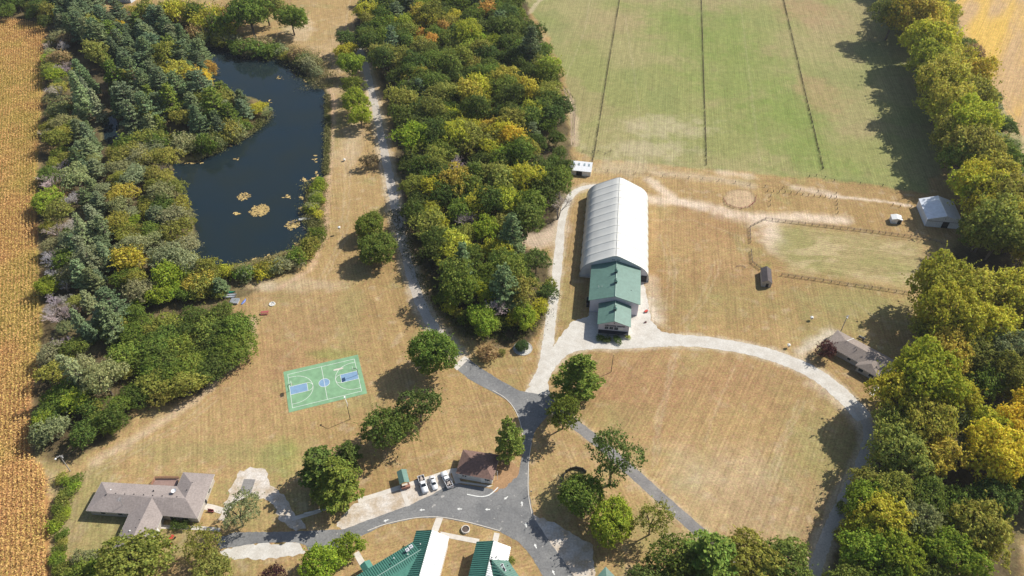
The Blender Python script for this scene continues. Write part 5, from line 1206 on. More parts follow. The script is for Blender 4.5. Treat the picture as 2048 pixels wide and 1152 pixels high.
LINES = [([(1242.5, -20), (1215, 142), (1190, 300), (1183, 330)], 'west line of overgrown wire fence running up the pasture'),
         ([(1402, -20), (1407, 150), (1413, 330)], 'middle line of overgrown wire fence running up the pasture'),
         ([(1562, -20), (1604, 160), (1646, 338)], 'east line of overgrown wire fence running up the pasture')]
FENCES = []
for pts, lab in LINES: FENCES.append((fence('pasture_fence', pts, lab, h=1.3, gap=4.2, rails=(.5, .9, 1.25), rail_r=.025, wire=True, m='fence_dark', rail_m='fence_dark', post=.2), pts))
o = fence('round_pen', [(1447, 398), (1452, 409), (1468, 416), (1482, 418), (1498, 414), (1510, 404), (1512, 394)], 'low rusty curved fence on the south side of the round riding ring', gap=2.5, h=.9, rails=(.4, .8), rail_r=.05, wire=True, m='red_wood')
# ------------------------------------------------------------------ vegetation
def cards(name, cen, nrm, size, matl, aspect=1.0, curl=.0):
    """cloud of small leaf clusters: cen (N,3), nrm (N,3) rough facing, size (N,)"""
    N = len(cen); n = nrm / np.maximum(np.linalg.norm(nrm, axis=1, keepdims=True), 1e-6)
    r = rng.normal(size=(N, 3)); a = np.cross(n, r); a /= np.maximum(np.linalg.norm(a, axis=1, keepdims=True), 1e-6); b_ = np.cross(n, a)
    s = size[:, None] / 2; k = rng.uniform(.6, 1.25, (N, 4, 1))
    V_ = np.stack([cen + a * s * k[:, 0], cen + b_ * s * aspect * k[:, 1], cen - a * s * k[:, 2], cen - b_ * s * aspect * k[:, 3]], 1).reshape(-1, 3)
    F_ = np.arange(N * 4).reshape(N, 4)
    return np_mesh(name, V_, F_, matl)
def unit(n): v = rng.normal(size=(n, 3)); return v / np.linalg.norm(v, axis=1, keepdims=True)
def puff_crown(name, lobes, per_m2=5.0, puff=.95, leaf=.5, jit=.75, low=-.35):
    """crown of lobes, each covered with smaller puffs made of leaf clusters"""
    cs, ns, ss = [], [], []
    for (c, r, fl) in lobes:
        c = np.array(c, float); k = max(8, int(2.3 * 4 * math.pi * r * r / (puff * puff * 3.0)))
        d = unit(k); d = d[d[:, 2] > low]; pc = c + d * r * np.array([1, 1, fl]) * rng.uniform(.80, 1.05, (len(d), 1))
        keep = np.ones(len(pc), bool)
        for (c2, r2, f2) in lobes:
            q = (pc - np.array(c2)) / np.array([1, 1, f2]); keep &= np.linalg.norm(q, axis=1) > r2 * .66
        pc = pc[keep]; d = d[keep]; m = max(6, int(per_m2 * puff * puff * 4))
        for p_, dd_ in zip(pc, d):
            pr = puff * rng.uniform(.6, 1.3); u_ = unit(m); u_ = u_[(u_ @ dd_) > -.25]
            cs.append(p_ + u_ * pr * rng.uniform(.65, 1.05, (len(u_), 1)) * np.array([1, 1, .8])); ns.append(u_ + dd_ * .35 + rng.normal(size=u_.shape) * jit * .6)
            ss.append(rng.uniform(.65, 1.35, len(u_)) * leaf)
            if rng.random() < .30:      # twigs reaching beyond the leafy mass
                tw_ = dd_ + rng.normal(size=3) * .35; q_ = p_ + tw_ * pr * rng.uniform(.8, 1.9, (7, 1)) + rng.normal(size=(7, 3)) * .12; cs.append(q_); ns.append(rng.normal(size=(7, 3)) + np.array([0, 0, .8])); ss.append(rng.uniform(.6, 1.1, 7) * leaf)
    return cards(name, np.concatenate(cs), np.concatenate(ns), np.concatenate(ss), M['leaf'])
def trunk_mesh(name, H, r, limbs=(), matl='bark', sides=7):
    mb = MB(); pts = [(0, 0, 0), (.02 * H, .01 * H, H * .33), (-.01 * H, .02 * H, H * .62), (0, 0, H * .86)]
    rs = [r * 1.25, r * .85, r * .55, r * .2]
    for a, b_, r0, r1 in zip(pts[:-1], pts[1:], rs[:-1], rs[1:]): mb.tube(a, b_, r0, r1, sides)
    for (z0, tip, rr) in limbs:
        m_ = [(tip[0] * .45), (tip[1] * .45), z0 + (tip[2] - z0) * .62]
        mb.tube((0, 0, z0), m_, rr, rr * .6, 5); mb.tube(m_, tip, rr * .6, rr * .2, 5)
    me = bpy.data.meshes.new(name); me.from_pydata([tuple(v_) for v_ in mb.v], [], mb.f); me.materials.append(M[matl]); me.update(); return me
PROTO = {}
def broad(key, Rr, H, nl, seed, leaf=.52, puff=.95, flat=.85, base=.22, dens=5.0, spread=.62, lobe=.48, irr=1.0):
    global rng
    rng = np.random.default_rng(seed); rs = random.Random(seed); lobes = []; limbs = []
    zc = H * (base + 1) / 2; hz = H * (1 - base) / 2
    lobes.append(((0, 0, zc + hz * .12), Rr * .62, flat))
    for i in range(nl):
        a = 2.399 * i + rs.uniform(-.3, .3); t_ = (i + .5) / nl; el = -.55 + 1.35 * t_
        rad = Rr * spread * math.cos(el * .9) * (1 + irr * rs.uniform(-.32, .34)); r_ = Rr * lobe * (1 + irr * rs.uniform(-.5, .25)) * (1.05 - .25 * t_)
        c = (rad * math.cos(a), rad * math.sin(a), zc + hz * .72 * math.sin(el) * 1.05); lobes.append((c, r_, flat)); limbs.append((H * rs.uniform(.25, .5), (c[0] * .95, c[1] * .95, c[2]), .035 * Rr))
    PROTO[key] = dict(R=Rr, H=H, zc=zc, tr=trunk_mesh(key + '_trunk', H, .05 * Rr, limbs), cr=puff_crown(key + '_crown', lobes, dens, puff, leaf))
for i in range(4): broad('broad%d' % i, 5.0, (11, 12.5, 12, 10.5)[i], (11, 13, 9, 12)[i], 100 + i, leaf=.50, puff=.85, spread=(.62, .6, .66, .58)[i])
for i in range(3): broad('maple%d' % i, 7.0, (14.5, 16, 15)[i], (20, 24, 17)[i], 200 + i, leaf=.58, puff=1.0, lobe=.36, spread=.70, base=.10, dens=5.5)
broad('round', 7.5, 16.5, 44, 301, leaf=.58, puff=.95, lobe=.34, spread=.70, base=.08, dens=5.5, flat=1.05, irr=.15)
for i in range(3): broad('shrub%d' % i, 3.0, (3.6, 4.2, 3.3)[i], (7, 8, 6)[i], 400 + i, leaf=.42, puff=.6, base=.05, flat=.75, dens=6.5, lobe=.5)
for i in range(2): broad('open%d' % i, 5.5, (13, 12)[i], (9, 11)[i], 500 + i, leaf=.45, puff=.8, base=.35, dens=4.6, lobe=.38, spread=.74)
def pine(key, Rr, H, seed, whorl=.95, cone=1.0, top=.12, dens=1.0, droop=-.05, leaf=.55):
    """layered conifer with needle clusters along whorled boughs"""
    global rng
    rng = np.random.default_rng(seed); rs = random.Random(seed); cs, ns, ss = [], [], []; tr = MB()
    tr.tube((0, 0, 0), (0, 0, H * .5), .045 * Rr + .12, .03 * Rr + .07, 7); tr.tube((0, 0, H * .5), (0, 0, H * .98), .03 * Rr + .07, .03, 6)
    z = H * .12
    while z < H * .97:
        t_ = z / H; L_ = Rr * ((1 - t_) ** .75 * cone + top) * (1.0 if t_ > .25 else .75 + t_); nb = rs.choice((5, 6, 7)); a0 = rs.uniform(0, 6.28)
        for k in range(nb):
            a = a0 + 6.283 * k / nb + rs.uniform(-.25, .25); l_ = L_ * rs.uniform(.65, 1.12); up = droop + .30 * t_ + rs.uniform(-.06, .1)
            d = np.array([math.cos(a), math.sin(a), up]); tip = np.array([0, 0, z]) + d * l_
            tr.tube((0, 0, z), tuple(tip * .9 + np.array([0, 0, z]) * .1), .05 + .01 * Rr, .02, 4)
            m = max(5, int(15 * l_ / 3 * dens)); u_ = rng.uniform(.25, 1.05, m) ** .8; wd = (.18 + .32 * (1 - abs(u_ - .6) * 1.4)) * l_ * .55
            side = np.array([-math.sin(a), math.cos(a), 0]); p_ = np.array([0, 0, z]) + d * (u_ * l_)[:, None] + side * (rng.uniform(-1, 1, m) * wd)[:, None] + np.array([0, 0, 1]) * (rng.uniform(-.05, .22, m))[:, None]
            cs.append(p_); ns.append(rng.normal(size=(m, 3)) * .55 + np.array([0, 0, .9]) + d * .25); ss.append(rng.uniform(.7, 1.4, m) * leaf)
        z += whorl * rs.uniform(.8, 1.2) * (1.0 if t_ < .8 else .7)
    k = 20; cs.append(np.stack([rng.normal(size=k) * .18, rng.normal(size=k) * .18, H * rng.uniform(.93, 1.02, k)], -1)); ns.append(rng.normal(size=(k, 3))); ss.append(np.full(k, leaf * .7))
    me = bpy.data.meshes.new(key + '_trunk'); me.from_pydata([tuple(v_) for v_ in tr.v], [], tr.f); me.materials.append(M['bark']); me.update()
    PROTO[key] = dict(R=Rr, H=H, zc=H * .5, tr=me, cr=cards(key + '_crown', np.concatenate(cs), np.concatenate(ns), np.concatenate(ss), M['needle'], .75))
for i in range(5): pine('pine%d' % i, 4.0, (12, 10.5, 12.5, 11, 9.5)[i], 600 + i, whorl=(.85, .95, .8, 1.05, .9)[i], dens=(4.6, 5, 4.2, 3.6, 5)[i], leaf=.50, top=(.20, .3, .15, .22, .35)[i], droop=(.08, .12, 0, .05, .15)[i])
for i in range(2): pine('bigpine%d' % i, 6.0, (14.5, 15.5)[i], 650 + i, whorl=.9, dens=4.4, droop=.12, top=.16, leaf=.55)
for i in range(2): pine('spruce%d' % i, 3.2, (14, 13)[i], 680 + i, whorl=.7, dens=4.4, droop=-.15, leaf=.42)
def bare(key, Rr, H, seed):
    rs = random.Random(seed); mb = MB(); tw = MB()
    def grow(p_, d, l_, r_, lev):
        q = (p_[0] + d[0] * l_, p_[1] + d[1] * l_, p_[2] + d[2] * l_)
        (mb if lev < 2 else tw).tube(p_, q, r_, r_ * .6, 5 if lev < 2 else 3, False)
        if lev < 5:
            for _ in range(3 if lev < 4 else 4):
                v = Vector(d) + Vector((rs.uniform(-.75, .75), rs.uniform(-.75, .75), rs.uniform(-.35, .5))); v.normalize(); grow(q, v, l_ * rs.uniform(.55, .8), r_ * .62, lev + 1)
    for k in range(3): grow((rs.uniform(-.3, .3), rs.uniform(-.3, .3), 0), Vector((rs.uniform(-.35, .35), rs.uniform(-.35, .35), 1)).normalized(), H * .32, .16, 0)
    out = []
    for nm_, m_, mt_ in (('trunk', mb, 'bark_grey'), ('crown', tw, 'twig')):
        me = bpy.data.meshes.new(key + '_' + nm_); me.from_pydata([tuple(v_) for v_ in m_.v], [], m_.f); me.materials.append(M[mt_]); me.update(); out.append(me)
    PROTO[key] = dict(R=Rr, H=H, zc=H * .6, tr=out[0], cr=out[1])
for i in range(2): bare('bare%d' % i, 4.5, 8.5, 700 + i)
VAR = {'broad': ['broad0', 'broad1', 'broad2', 'broad3'], 'maple': ['maple0', 'maple1', 'maple2'], 'round': ['round'], 'shrub': ['shrub0', 'shrub1', 'shrub2'], 'open': ['open0', 'open1'],
       'pine': ['pine0', 'pine1', 'pine2', 'pine3', 'pine4'], 'bigpine': ['bigpine0', 'bigpine1'], 'spruce': ['spruce0', 'spruce1'], 'bare': ['bare0', 'bare1']}
NAMES = {'broad': 'broadleaf_tree', 'maple': 'maple_tree', 'round': 'maple_tree', 'shrub': 'shrub', 'open': 'locust_tree', 'pine': 'pine_tree', 'bigpine': 'pine_tree', 'spruce': 'spruce_tree', 'bare': 'bare_tree'}
CATS = {'broad': 'tree', 'maple': 'maple tree', 'round': 'maple tree', 'shrub': 'shrub', 'open': 'tree', 'pine': 'pine tree', 'bigpine': 'pine tree', 'spruce': 'spruce tree', 'bare': 'bare tree'}
COL = {'dark green': (.118, .172, .036), 'green': (.185, .255, .044), 'bright green': (.31, .41, .045), 'olive green': (.31, .325, .065), 'grey green': (.31, .34, .15), 'yellow green': (.46, .48, .052), 'golden': (.50, .455, .07),
       'yellow': (.70, .59, .06), 'orange': (.56, .38, .09), 'brownish': (.36, .28, .13), 'blue green': (.19, .26, .12), 'pale blue green': (.28, .35, .17), 'purple': (.11, .05, .05), 'grey': (.46, .42, .385), 'deep green': (.07, .12, .034)}
TREES = []
tr_rand = random.Random(5)
def plant(kind, x, y, rad, colr, label, group=None, hs=1.0, var=None):
    pk = VAR[kind][var if var is not None else tr_rand.randrange(len(VAR[kind]))]; P = PROTO[pk]; s = rad / P['R']
    o = bpy.data.objects.new(NAMES[kind], None); C.objects.link(o); o.location = (x, y, 0); o.rotation_euler = (R(tr_rand.gauss(0, 2.6)), R(tr_rand.gauss(0, 2.6)), tr_rand.uniform(0, 6.28)); q_ = tr_rand.uniform(.86, 1.16); o.scale = (s * q_, s / q_, s * hs); o.empty_display_size = .5
    tag(o, label, CATS[kind], group)
    a = link('trunk', P['tr'], o); b_ = link('crown', P['cr'], o)
    c = COL[colr]; c = (c[0] * 1.16, c[1] * 1.10, c[2] * 1.15); j = tr_rand.uniform(.82, 1.18); b_.color = (c[0] * j * tr_rand.uniform(.9, 1.1), c[1] * j, c[2] * j * tr_rand.uniform(.85, 1.15), 1); a.color = (.2, .16, .13, 1)
    TREES.append((x, y, rad)); return o
def tree_px(kind, px, py, wpx, colr, label, group=None, hs=1.0, var=None):
    """px, py: middle of the crown in the photograph, wpx its width there"""
    P0 = PROTO[VAR[kind][0]]; z = P0['H'] * .55
    for _ in range(3):
        rad = wpx / 2 * mpp(px, py, z); z = P0['zc'] * rad / P0['R'] * hs
    p_ = at(px, py, z); return plant(kind, p_.x, p_.y, rad, colr, label, group, hs, var)

# trees standing on the lawns and along the drives
T = tree_px
T('round', 870, 706, 88, 'green', 'big round dense green maple beside the lane north of the junction')
T('round', 758, 497, 74, 'green', 'round green maple by the lane, the nearer of the pair', None, .75); T('round', 740, 450, 56, 'green', 'round green maple by the lane, the farther of the pair', None, .8)
T('shrub', 740, 323, 30, 'brownish', 'small reddish brown round tree on the lawn beside the lane', None, 1.6)
T('broad', 693, 82, 40, 'dark green', 'dark green tree at the top of the lane row', None, 1.0, 1); T('maple', 695, 104, 38, 'yellow green', 'yellow green tree second from the top of the lane row'); T('maple', 702, 132, 46, 'bright green', 'pale green tree third from the top of the lane row')
T('broad', 706, 172, 42, 'green', 'darker green tree in the middle of the lane row', None, 1.0, 2); T('maple', 713, 200, 54, 'bright green', 'bright leafy tree fifth down the lane row'); T('maple', 720, 234, 46, 'bright green', 'bright leafy tree at the south end of the lane row')
T('maple', 583, 40, 56, 'green', 'lone round green tree on the tan lawn north of the pond'); T('maple', 500, 30, 84, 'green', 'broad green tree at the north end of the pond', None, 1.0, 0); T('maple', 532, 18, 60, 'olive green', 'olive tree beside the broad green tree north of the pond')
T('bigpine', 1157, 757, 102, 'green', 'large layered pine on the lawn corner north of the road junction', None, 1.0, 0)
T('broad', 1128, 826, 66, 'green', 'tree leaning over the drive just south of the large junction pine', None, 1.15, 1); T('bigpine', 1022, 884, 66, 'green', 'bright layered pine between office and road', None, 1.4, 1)
T('broad', 838, 812, 76, 'dark green', 'dark green tree on the lawn, east one of three near the court', None, 1.0, 0); T('broad', 760, 856, 84, 'dark green', 'dark green tree on the lawn, west one of three near the court', None, 1.0, 3); T('broad', 806, 850, 62, 'dark green', 'dark green tree on the lawn, middle one of three near the court', None, 1.0, 2)
T('open', 1228, 918, 104, 'dark green', 'airy dark tree with visible limbs over the drive', None, 1.1, 0)
T('round', 1163, 992, 82, 'green', 'dense green maple north west of the pair by the screen fence', None, .95); T('round', 1222, 1042, 86, 'bright green', 'dense bright green maple south east of the pair by the drive', None, .95)
T('open', 1306, 1036, 66, 'olive green', 'thin pine-like tree with a bare trunk beside the drive', None, 1.25, 1)
T('pine', 640, 930, 88, 'dark green', 'dark conifer behind the big pine west of the kiosk', None, .8, 1); T('bigpine', 672, 968, 112, 'green', 'big bushy pine west of the kiosk', None, .95, 0); T('pine', 700, 905, 50, 'dark green', 'slim dark conifer at the north east of the big pine', None, .9)
T('open', 473, 1022, 70, 'grey green', 'airy grey green tree beside the gravel pad', None, 1.0, 1); T('open', 402, 1086, 66, 'olive green', 'airy olive tree on the lawn east of the old tractor', None, .95, 0)
T('maple', 270, 1124, 116, 'olive green', 'large olive green tree in front of the ranch house wing', None, .8, 1); T('maple', 425, 1142, 70, 'olive green', 'olive green tree cut by the bottom edge below the airy tree', None, .8); T('shrub', 547, 1148, 34, 'purple', 'purple leaved bush at the bottom edge', None, 1.5)
T('maple', 702, 1092, 56, 'bright green', 'bright green young tree at the corner of the lodge lawn', None, .8, 2); T('maple', 645, 1130, 78, 'bright green', 'bright green tree at the bottom edge west of the lodge', None, .8, 0)
T('shrub', 975, 706, 36, 'brownish', 'brown green bush west of the round flower bed', None, 1.0, 0); T('shrub', 1005, 704, 14, 'olive green', 'tiny bush between the brown bush and the round flower bed'); T('round', 1044, 692, 27, 'deep green', 'dark clipped dome bush in the round flower bed', None, .55)
T('maple', 962, 642, 62, 'bright green', 'bright green tree at the south tip of the central wood', None, .85, 1); T('maple', 1048, 634, 50, 'bright green', 'tall bright green tree at the south east tip of the central wood', None, 1.05, 2)
T('shrub', 1652, 702, 32, 'purple', 'dark purple round tree at the corner of the bungalow', None, 1.7, 0)
T('broad', 1342, 1108, 92, 'dark green', 'dark open tree at the bottom edge left of the drive end', None, 1.0, 2); T('bigpine', 1418, 1118, 140, 'green', 'wide dark green pine at the bottom edge over the end of the drive', None, .8, 0)
T('maple', 1510, 1122, 104, 'olive green', 'olive green tree at the bottom edge, left of the pair below the oval lawn', None, .8, 1); T('maple', 1568, 1126, 108, 'green', 'mid green tree at the bottom edge, right of the pair below the oval lawn', None, .8, 2)
T('broad', 1290, 1175, 80, 'dark green', 'dark tree just below the frame beside the pavilion', None, 1.0, 1); T('bigpine', 1180, 1195, 90, 'green', 'pine just below the frame beside the drive', None, 1.0, 1)
T('maple', 1345, 1180, 70, 'green', 'green tree just below the frame beyond the pavilion')

# east tree belt: large maples one by one
EAST = [(1788, 30, 74, 'olive green'), (1838, 40, 80, 'golden'), (1850, 85, 84, 'yellow green'), (1835, 5, 60, 'olive green'), (1862, 125, 80, 'yellow green'), (1888, 165, 92, 'golden'), (1868, 150, 60, 'olive green'), (1905, 215, 86, 'golden'), (1880, 205, 70, 'olive green'), (1930, 255, 92, 'yellow green'), (1905, 265, 74, 'olive green'),
        (1955, 305, 96, 'olive green'), (1925, 320, 76, 'green'), (1985, 355, 90, 'golden'), (1950, 370, 84, 'yellow green'), (2010, 400, 90, 'olive green'), (1975, 425, 80, 'yellow green'), (2035, 450, 84, 'golden'), (1995, 475, 80, 'olive green'), (2050, 500, 70, 'golden'), (1960, 470, 60, 'green')]
for k, (px, py, wd, c_) in enumerate(EAST):
    T('maple', px, py, wd * 1.0, c_, '%s maple, %s of the large maples counted down the east belt' % (c_, ['first', 'second', 'third', 'fourth', 'fifth', 'sixth', 'seventh', 'eighth', 'ninth', 'tenth', 'eleventh', 'twelfth', 'thirteenth', 'fourteenth', 'fifteenth', 'sixteenth', 'seventeenth', 'eighteenth', 'nineteenth', 'twentieth', 'twenty-first'][k]), 'maples of the east belt', 1.25)
CL = [(1880, 575, 96, 'yellow green'), (1950, 585, 92, 'golden'), (2020, 590, 90, 'yellow green'), (1900, 640, 104, 'yellow green'), (1975, 655, 90, 'yellow green'), (2040, 650, 70, 'golden'), (1895, 700, 84, 'golden'), (1850, 650, 60, 'olive green'), (1945, 710, 76, 'olive green'),
      (2010, 700, 74, 'grey green'), (1842, 765, 118, 'yellow green'), (1788, 792, 98, 'yellow green'), (1900, 790, 92, 'yellow green'), (1975, 770, 60, 'green'), (2030, 760, 76, 'olive green'), (1780, 850, 80, 'olive green'), (1850, 850, 96, 'golden'), (1915, 850, 60, 'grey green'),
      (1975, 860, 84, 'yellow green'), (2030, 850, 80, 'yellow'), (1800, 910, 96, 'olive green'), (1865, 915, 88, 'golden'), (1935, 900, 56, 'grey green'), (2000, 920, 104, 'yellow'), (2045, 960, 70, 'green'), (1730, 965, 60, 'olive green'), (1785, 985, 80, 'olive green'),
      (1728, 1005, 76, 'bright green'), (1850, 1000, 80, 'green'), (1765, 1040, 92, 'yellow green'), (1830, 1050, 84, 'grey green'), (1738, 1060, 72, 'yellow green'), (1730, 1110, 86, 'bright green'), (1790, 1110, 90, 'bright green'), (1860, 1110, 76, 'bright green'),
      (1920, 1000, 60, 'green'), (1960, 1075, 108, 'olive green'), (1905, 1120, 90, 'bright green'), (1900, 1055, 60, 'green'), (1985, 1000, 76, 'dark green'), (2090, 560, 90, 'olive green'), (2095, 640, 90, 'golden'), (2100, 730, 90, 'olive green'), (2090, 830, 96, 'yellow'), (2100, 930, 96, 'green'), (1690, 1170, 80, 'green'), (1780, 1180, 80, 'green'), (1870, 1185, 80, 'green')]
CL.sort(key=lambda q: (round(q[1] / 62), q[0]))
ORD = ['first', 'second', 'third', 'fourth', 'fifth', 'sixth', 'seventh', 'eighth', 'ninth', 'tenth', 'eleventh', 'twelfth', 'thirteenth', 'fourteenth', 'fifteenth', 'sixteenth', 'seventeenth', 'eighteenth', 'nineteenth']
def ordn(n):
    if n < 19: return ORD[n]
    tens = ['twentieth', 'thirtieth', 'fortieth', 'fiftieth', 'sixtieth', 'seventieth', 'eightieth', 'ninetieth']; tw = ['twenty', 'thirty', 'forty', 'fifty', 'sixty', 'seventy', 'eighty', 'ninety']
    n += 1; return tens[n // 10 - 2] if n % 10 == 0 else tw[n // 10 - 2] + '-' + ORD[n % 10 - 1]
rows = {}
for q in CL: rows.setdefault(round(q[1] / 62), []).append(q)
for ri, (rk_, row) in enumerate(sorted(rows.items())):
    for ci, (px, py, wd, c_) in enumerate(row):
        T('maple' if wd > 62 else 'broad', px, py, wd * 1.06, c_, '%s tree of the south-east wood, %s row below paddock, %s from lawn' % (c_, ordn(ri), ordn(ci)), 'trees of the south-east wood', 1.25 if wd > 62 else 1.1)

# woods filled row by row
def mix_pick(rs, table):
    r_ = rs.random() * sum(w_ for _, _, w_ in table)
    for k_, c_, w_ in table:
        r_ -= w_
        if r_ <= 0: return k_, c_
    return table[-1][:2]
def wood(pts, gap, radf, table, where, edge, group, seed, hs=(.85, 1.15), zt=6.0, nm='broadleaf_tree', avoid=(), rowgap=None, limit=400, kindhs=None):
    """one tree per cell of jittered rows; the label counts rows from the far end and trees from one edge"""
    rs = random.Random(seed); P = [tuple(at(p_[0], p_[1], zt)[:2]) for p_ in pts]; xs = [p_[0] for p_ in P]; ys = [p_[1] for p_ in P]
    y = max(ys); ri = 0; n = 0; rowgap = rowgap or gap * .87
    while y > min(ys) and n < limit:
        x = min(xs) + (gap / 2 if ri % 2 else 0); got = []
        while x < max(xs):
            jx, jy = x + rs.uniform(-.42, .42) * gap, y + rs.uniform(-.42, .42) * gap; x += gap
            if not inside(np.array([jx]), np.array([jy]), P)[0]: continue
            if any(math.hypot(jx - a, jy - b_) < r_ for a, b_, r_ in avoid): continue
            got.append((jx, jy))
        if got:
            for ci, (jx, jy) in enumerate(got):
                k_, c_ = mix_pick(rs, table(jx, jy) if callable(table) else table); rad = radf * gap * rs.uniform(.68, 1.35)
                if k_ == 'bare': rad *= 1.05
                h_ = rs.uniform(*hs) * ((kindhs or {}).get(k_, 1.0))
                q_ = plant(k_, jx, jy, rad, c_, '%s %s %s, far row %s, %s from %s' % (c_, 'tree' if len(where.split()) > 4 and k_ != 'bare' else CATS[k_], where, CARD(ri + 1), ordn(ci), edge), group, h_); n += 1
                if k_ == 'broad': q_.name = 'autumn_tree' if c_ in ('golden', 'yellow', 'orange', 'yellow green', 'brownish') else nm
            ri += 1
        y -= rowgap
    return n
def CARD(n):
    small = ['zero', 'one', 'two', 'three', 'four', 'five', 'six', 'seven', 'eight', 'nine', 'ten', 'eleven', 'twelve', 'thirteen', 'fourteen', 'fifteen', 'sixteen', 'seventeen', 'eighteen', 'nineteen']
    if n < 20: return small[n]
    t_ = ['twenty', 'thirty', 'forty', 'fifty', 'sixty', 'seventy'][n // 10 - 2]; return t_ if n % 10 == 0 else t_ + '-' + small[n % 10]
CW = [(745, -40), (725, 40), (722, 75), (756, 120), (785, 190), (800, 260), (806, 350), (818, 410), (842, 495), (868, 560), (892, 600), (930, 620), (1000, 634), (1046, 628), (1080, 592), (1095, 545), (1078, 512), (1035, 500), (1022, 470), (1085, 448), (1118, 420), (1132, 370), (1134, 262), (1120, 195), (1102, 120), (1055, 45), (1030, -40)]
yb = [at(q[0], q[1]) for q in ((900, 300), (905, 400), (960, 180), (850, 60), (870, 300))]
def cw_table(x, y):
    g = 0
    for (qx, qy, r_) in ((965, 370, 14), (915, 300, 12), (880, 40, 16), (905, 110, 10), (950, 200, 9), (930, 260, 12), (1000, 300, 9), (880, 420, 11)):
        p_ = at(qx, qy, 6); g = max(g, math.exp(-((x - p_.x) / r_) ** 2 - ((y - p_.y) / (r_ * 2.2)) ** 2))
    return [('broad', 'dark green', 3.6 * (1 - .75 * g)), ('broad', 'green', 2.8), ('maple', 'dark green', .9), ('broad', 'olive green', 1.7 + 1.2 * g), ('broad', 'yellow green', .6 + 2.4 * g), ('broad', 'bright green', .4 + .5 * g), ('broad', 'golden', .15 + 1.3 * g), ('broad', 'yellow', .03 + .35 * g), ('broad', 'orange', .06 + .3 * g), ('pine', 'blue green', .8), ('bare', 'grey', .22)]
n1 = wood(CW, 8.8, .62, cw_table, 'of the central wood', 'lane side', 'trees of the central wood', 31, (.85, 1.2), limit=600, kindhs={'maple': .8})
print('central wood', n1)
PINES = [(120, -30), (110, 30), (130, 60), (170, 100), (230, 140), (225, 200), (228, 250), (290, 262), (345, 250), (400, 262), (450, 262), (490, 235), (512, 215), (480, 195), (425, 175), (408, 120), (385, 92), (345, 60), (290, 35), (250, 30), (240, 24), (200, 28), (190, -30)]
n2 = wood(PINES, 8.4, .66, [('pine', 'blue green', 3), ('bigpine', 'blue green', 4), ('bigpine', 'pale blue green', 2), ('pine', 'green', 1), ('broad', 'olive green', 1.0), ('broad', 'yellow', .22), ('broad', 'golden', .22)], 'of the north-west wood', 'corn side', 'trees of the north-west wood', 41, (.9, 1.15), avoid=[(*at(224, 262)[:2], 11)], kindhs={'broad': .9})
print('pines', n2)
SP = [(155, 150), (190, 170), (200, 250), (208, 330), (210, 420), (218, 520), (232, 600), (225, 700), (215, 770), (190, 790), (165, 740), (160, 640), (155, 520), (150, 400), (150, 300), (140, 220)]
n3 = wood(SP, 8.0, .54, [('spruce', 'pale blue green', 2), ('bigpine', 'pale blue green', 2.2), ('pine', 'blue green', 2), ('broad', 'grey green', .8)], 'in the conifer strip', 'corn side', 'conifer strip along the corn', 43, avoid=[(*at(224, 262)[:2], 9)], hs=(.95, 1.2))
print('strip', n3)
CE = [(92, 64), (108, 50), (128, 70), (150, 130), (140, 220), (148, 330), (150, 420), (152, 540), (158, 660), (160, 740), (150, 790), (90, 790), (95, 700), (100, 600), (88, 500), (88, 400), (90, 300), (95, 200)]
n4 = wood(CE, 6.8, .64, [('broad', 'grey green', 2.6), ('bare', 'grey', 4.2), ('broad', 'olive green', 1.6), ('broad', 'brownish', .7), ('broad', 'bright green', .4), ('broad', 'green', .8)], 'on the corn field edge', 'corn side', 'trees on the corn field edge', 47, (.6, .9), nm='scrub_tree')
print('corn edge', n4)
IN_ = [(215, 300), (260, 280), (330, 300), (350, 345), (352, 380), (372, 410), (390, 450), (370, 490), (400, 525), (440, 545), (470, 560), (440, 590), (400, 600), (330, 590), (290, 600), (245, 600), (240, 500), (228, 420), (222, 350)]
n5 = wood(IN_, 7.4, .64, [('broad', 'olive green', 4.2), ('broad', 'grey green', 2.6), ('bare', 'grey', .5), ('maple', 'olive green', 1.0), ('broad', 'green', 1.2), ('broad', 'golden', .35), ('broad', 'bright green', .6), ('pine', 'blue green', .4)], 'between strip and pond', 'strip side', 'trees between strip and pond', 53, (.6, .85), avoid=[(*at(224, 270)[:2], 10)], zt=4, nm='scrub_tree')
print('inner', n5)
GV = [(222, 640), (270, 625), (330, 640), (400, 615), (452, 612), (490, 640), (492, 685), (450, 725), (400, 770), (340, 790), (280, 795), (228, 760)]
n6 = wood(GV, 6.2, .74, [('broad', 'green', 3), ('broad', 'dark green', 1.5), ('broad', 'olive green', 2)], 'in the grove west of court', 'strip side', 'trees of the dense grove', 59, (.55, .64), zt=5, nm='grove_tree')
print('grove', n6)
SC_ = [(65, 800), (110, 785), (160, 800), (220, 770), (248, 800), (246, 845), (198, 868), (150, 872), (92, 862), (66, 845)]
n7 = wood(SC_, 6.6, .62, [('broad', 'dark green', 2), ('broad', 'green', 3), ('broad', 'olive green', 2), ('broad', 'grey green', 1.5), ('broad', 'bright green', .6)], 'in the ranch house thicket', 'corn side', 'trees of the south-west thicket', 61, (.6, .85), zt=5, nm='scrub_tree')
NW = [(-30, -40), (-30, 26), (40, 28), (90, 46), (118, 40), (130, -40)]
n8 = wood(NW, 8.5, .6, [('broad', 'dark green', 3), ('broad', 'green', 2), ('broad', 'olive green', 2), ('broad', 'golden', .5)], 'beyond the corn', 'west end', 'trees beyond the corn', 67, (.8, 1.1), zt=5, nm='scrub_tree')
BE = [(1885, -30), (1900, 20), (1930, 80), (1965, 140), (1985, 200), (2015, 260), (2040, 310), (2048, 360), (2020, 340), (1985, 270), (1950, 200), (1915, 130), (1880, 60), (1868, -30)]
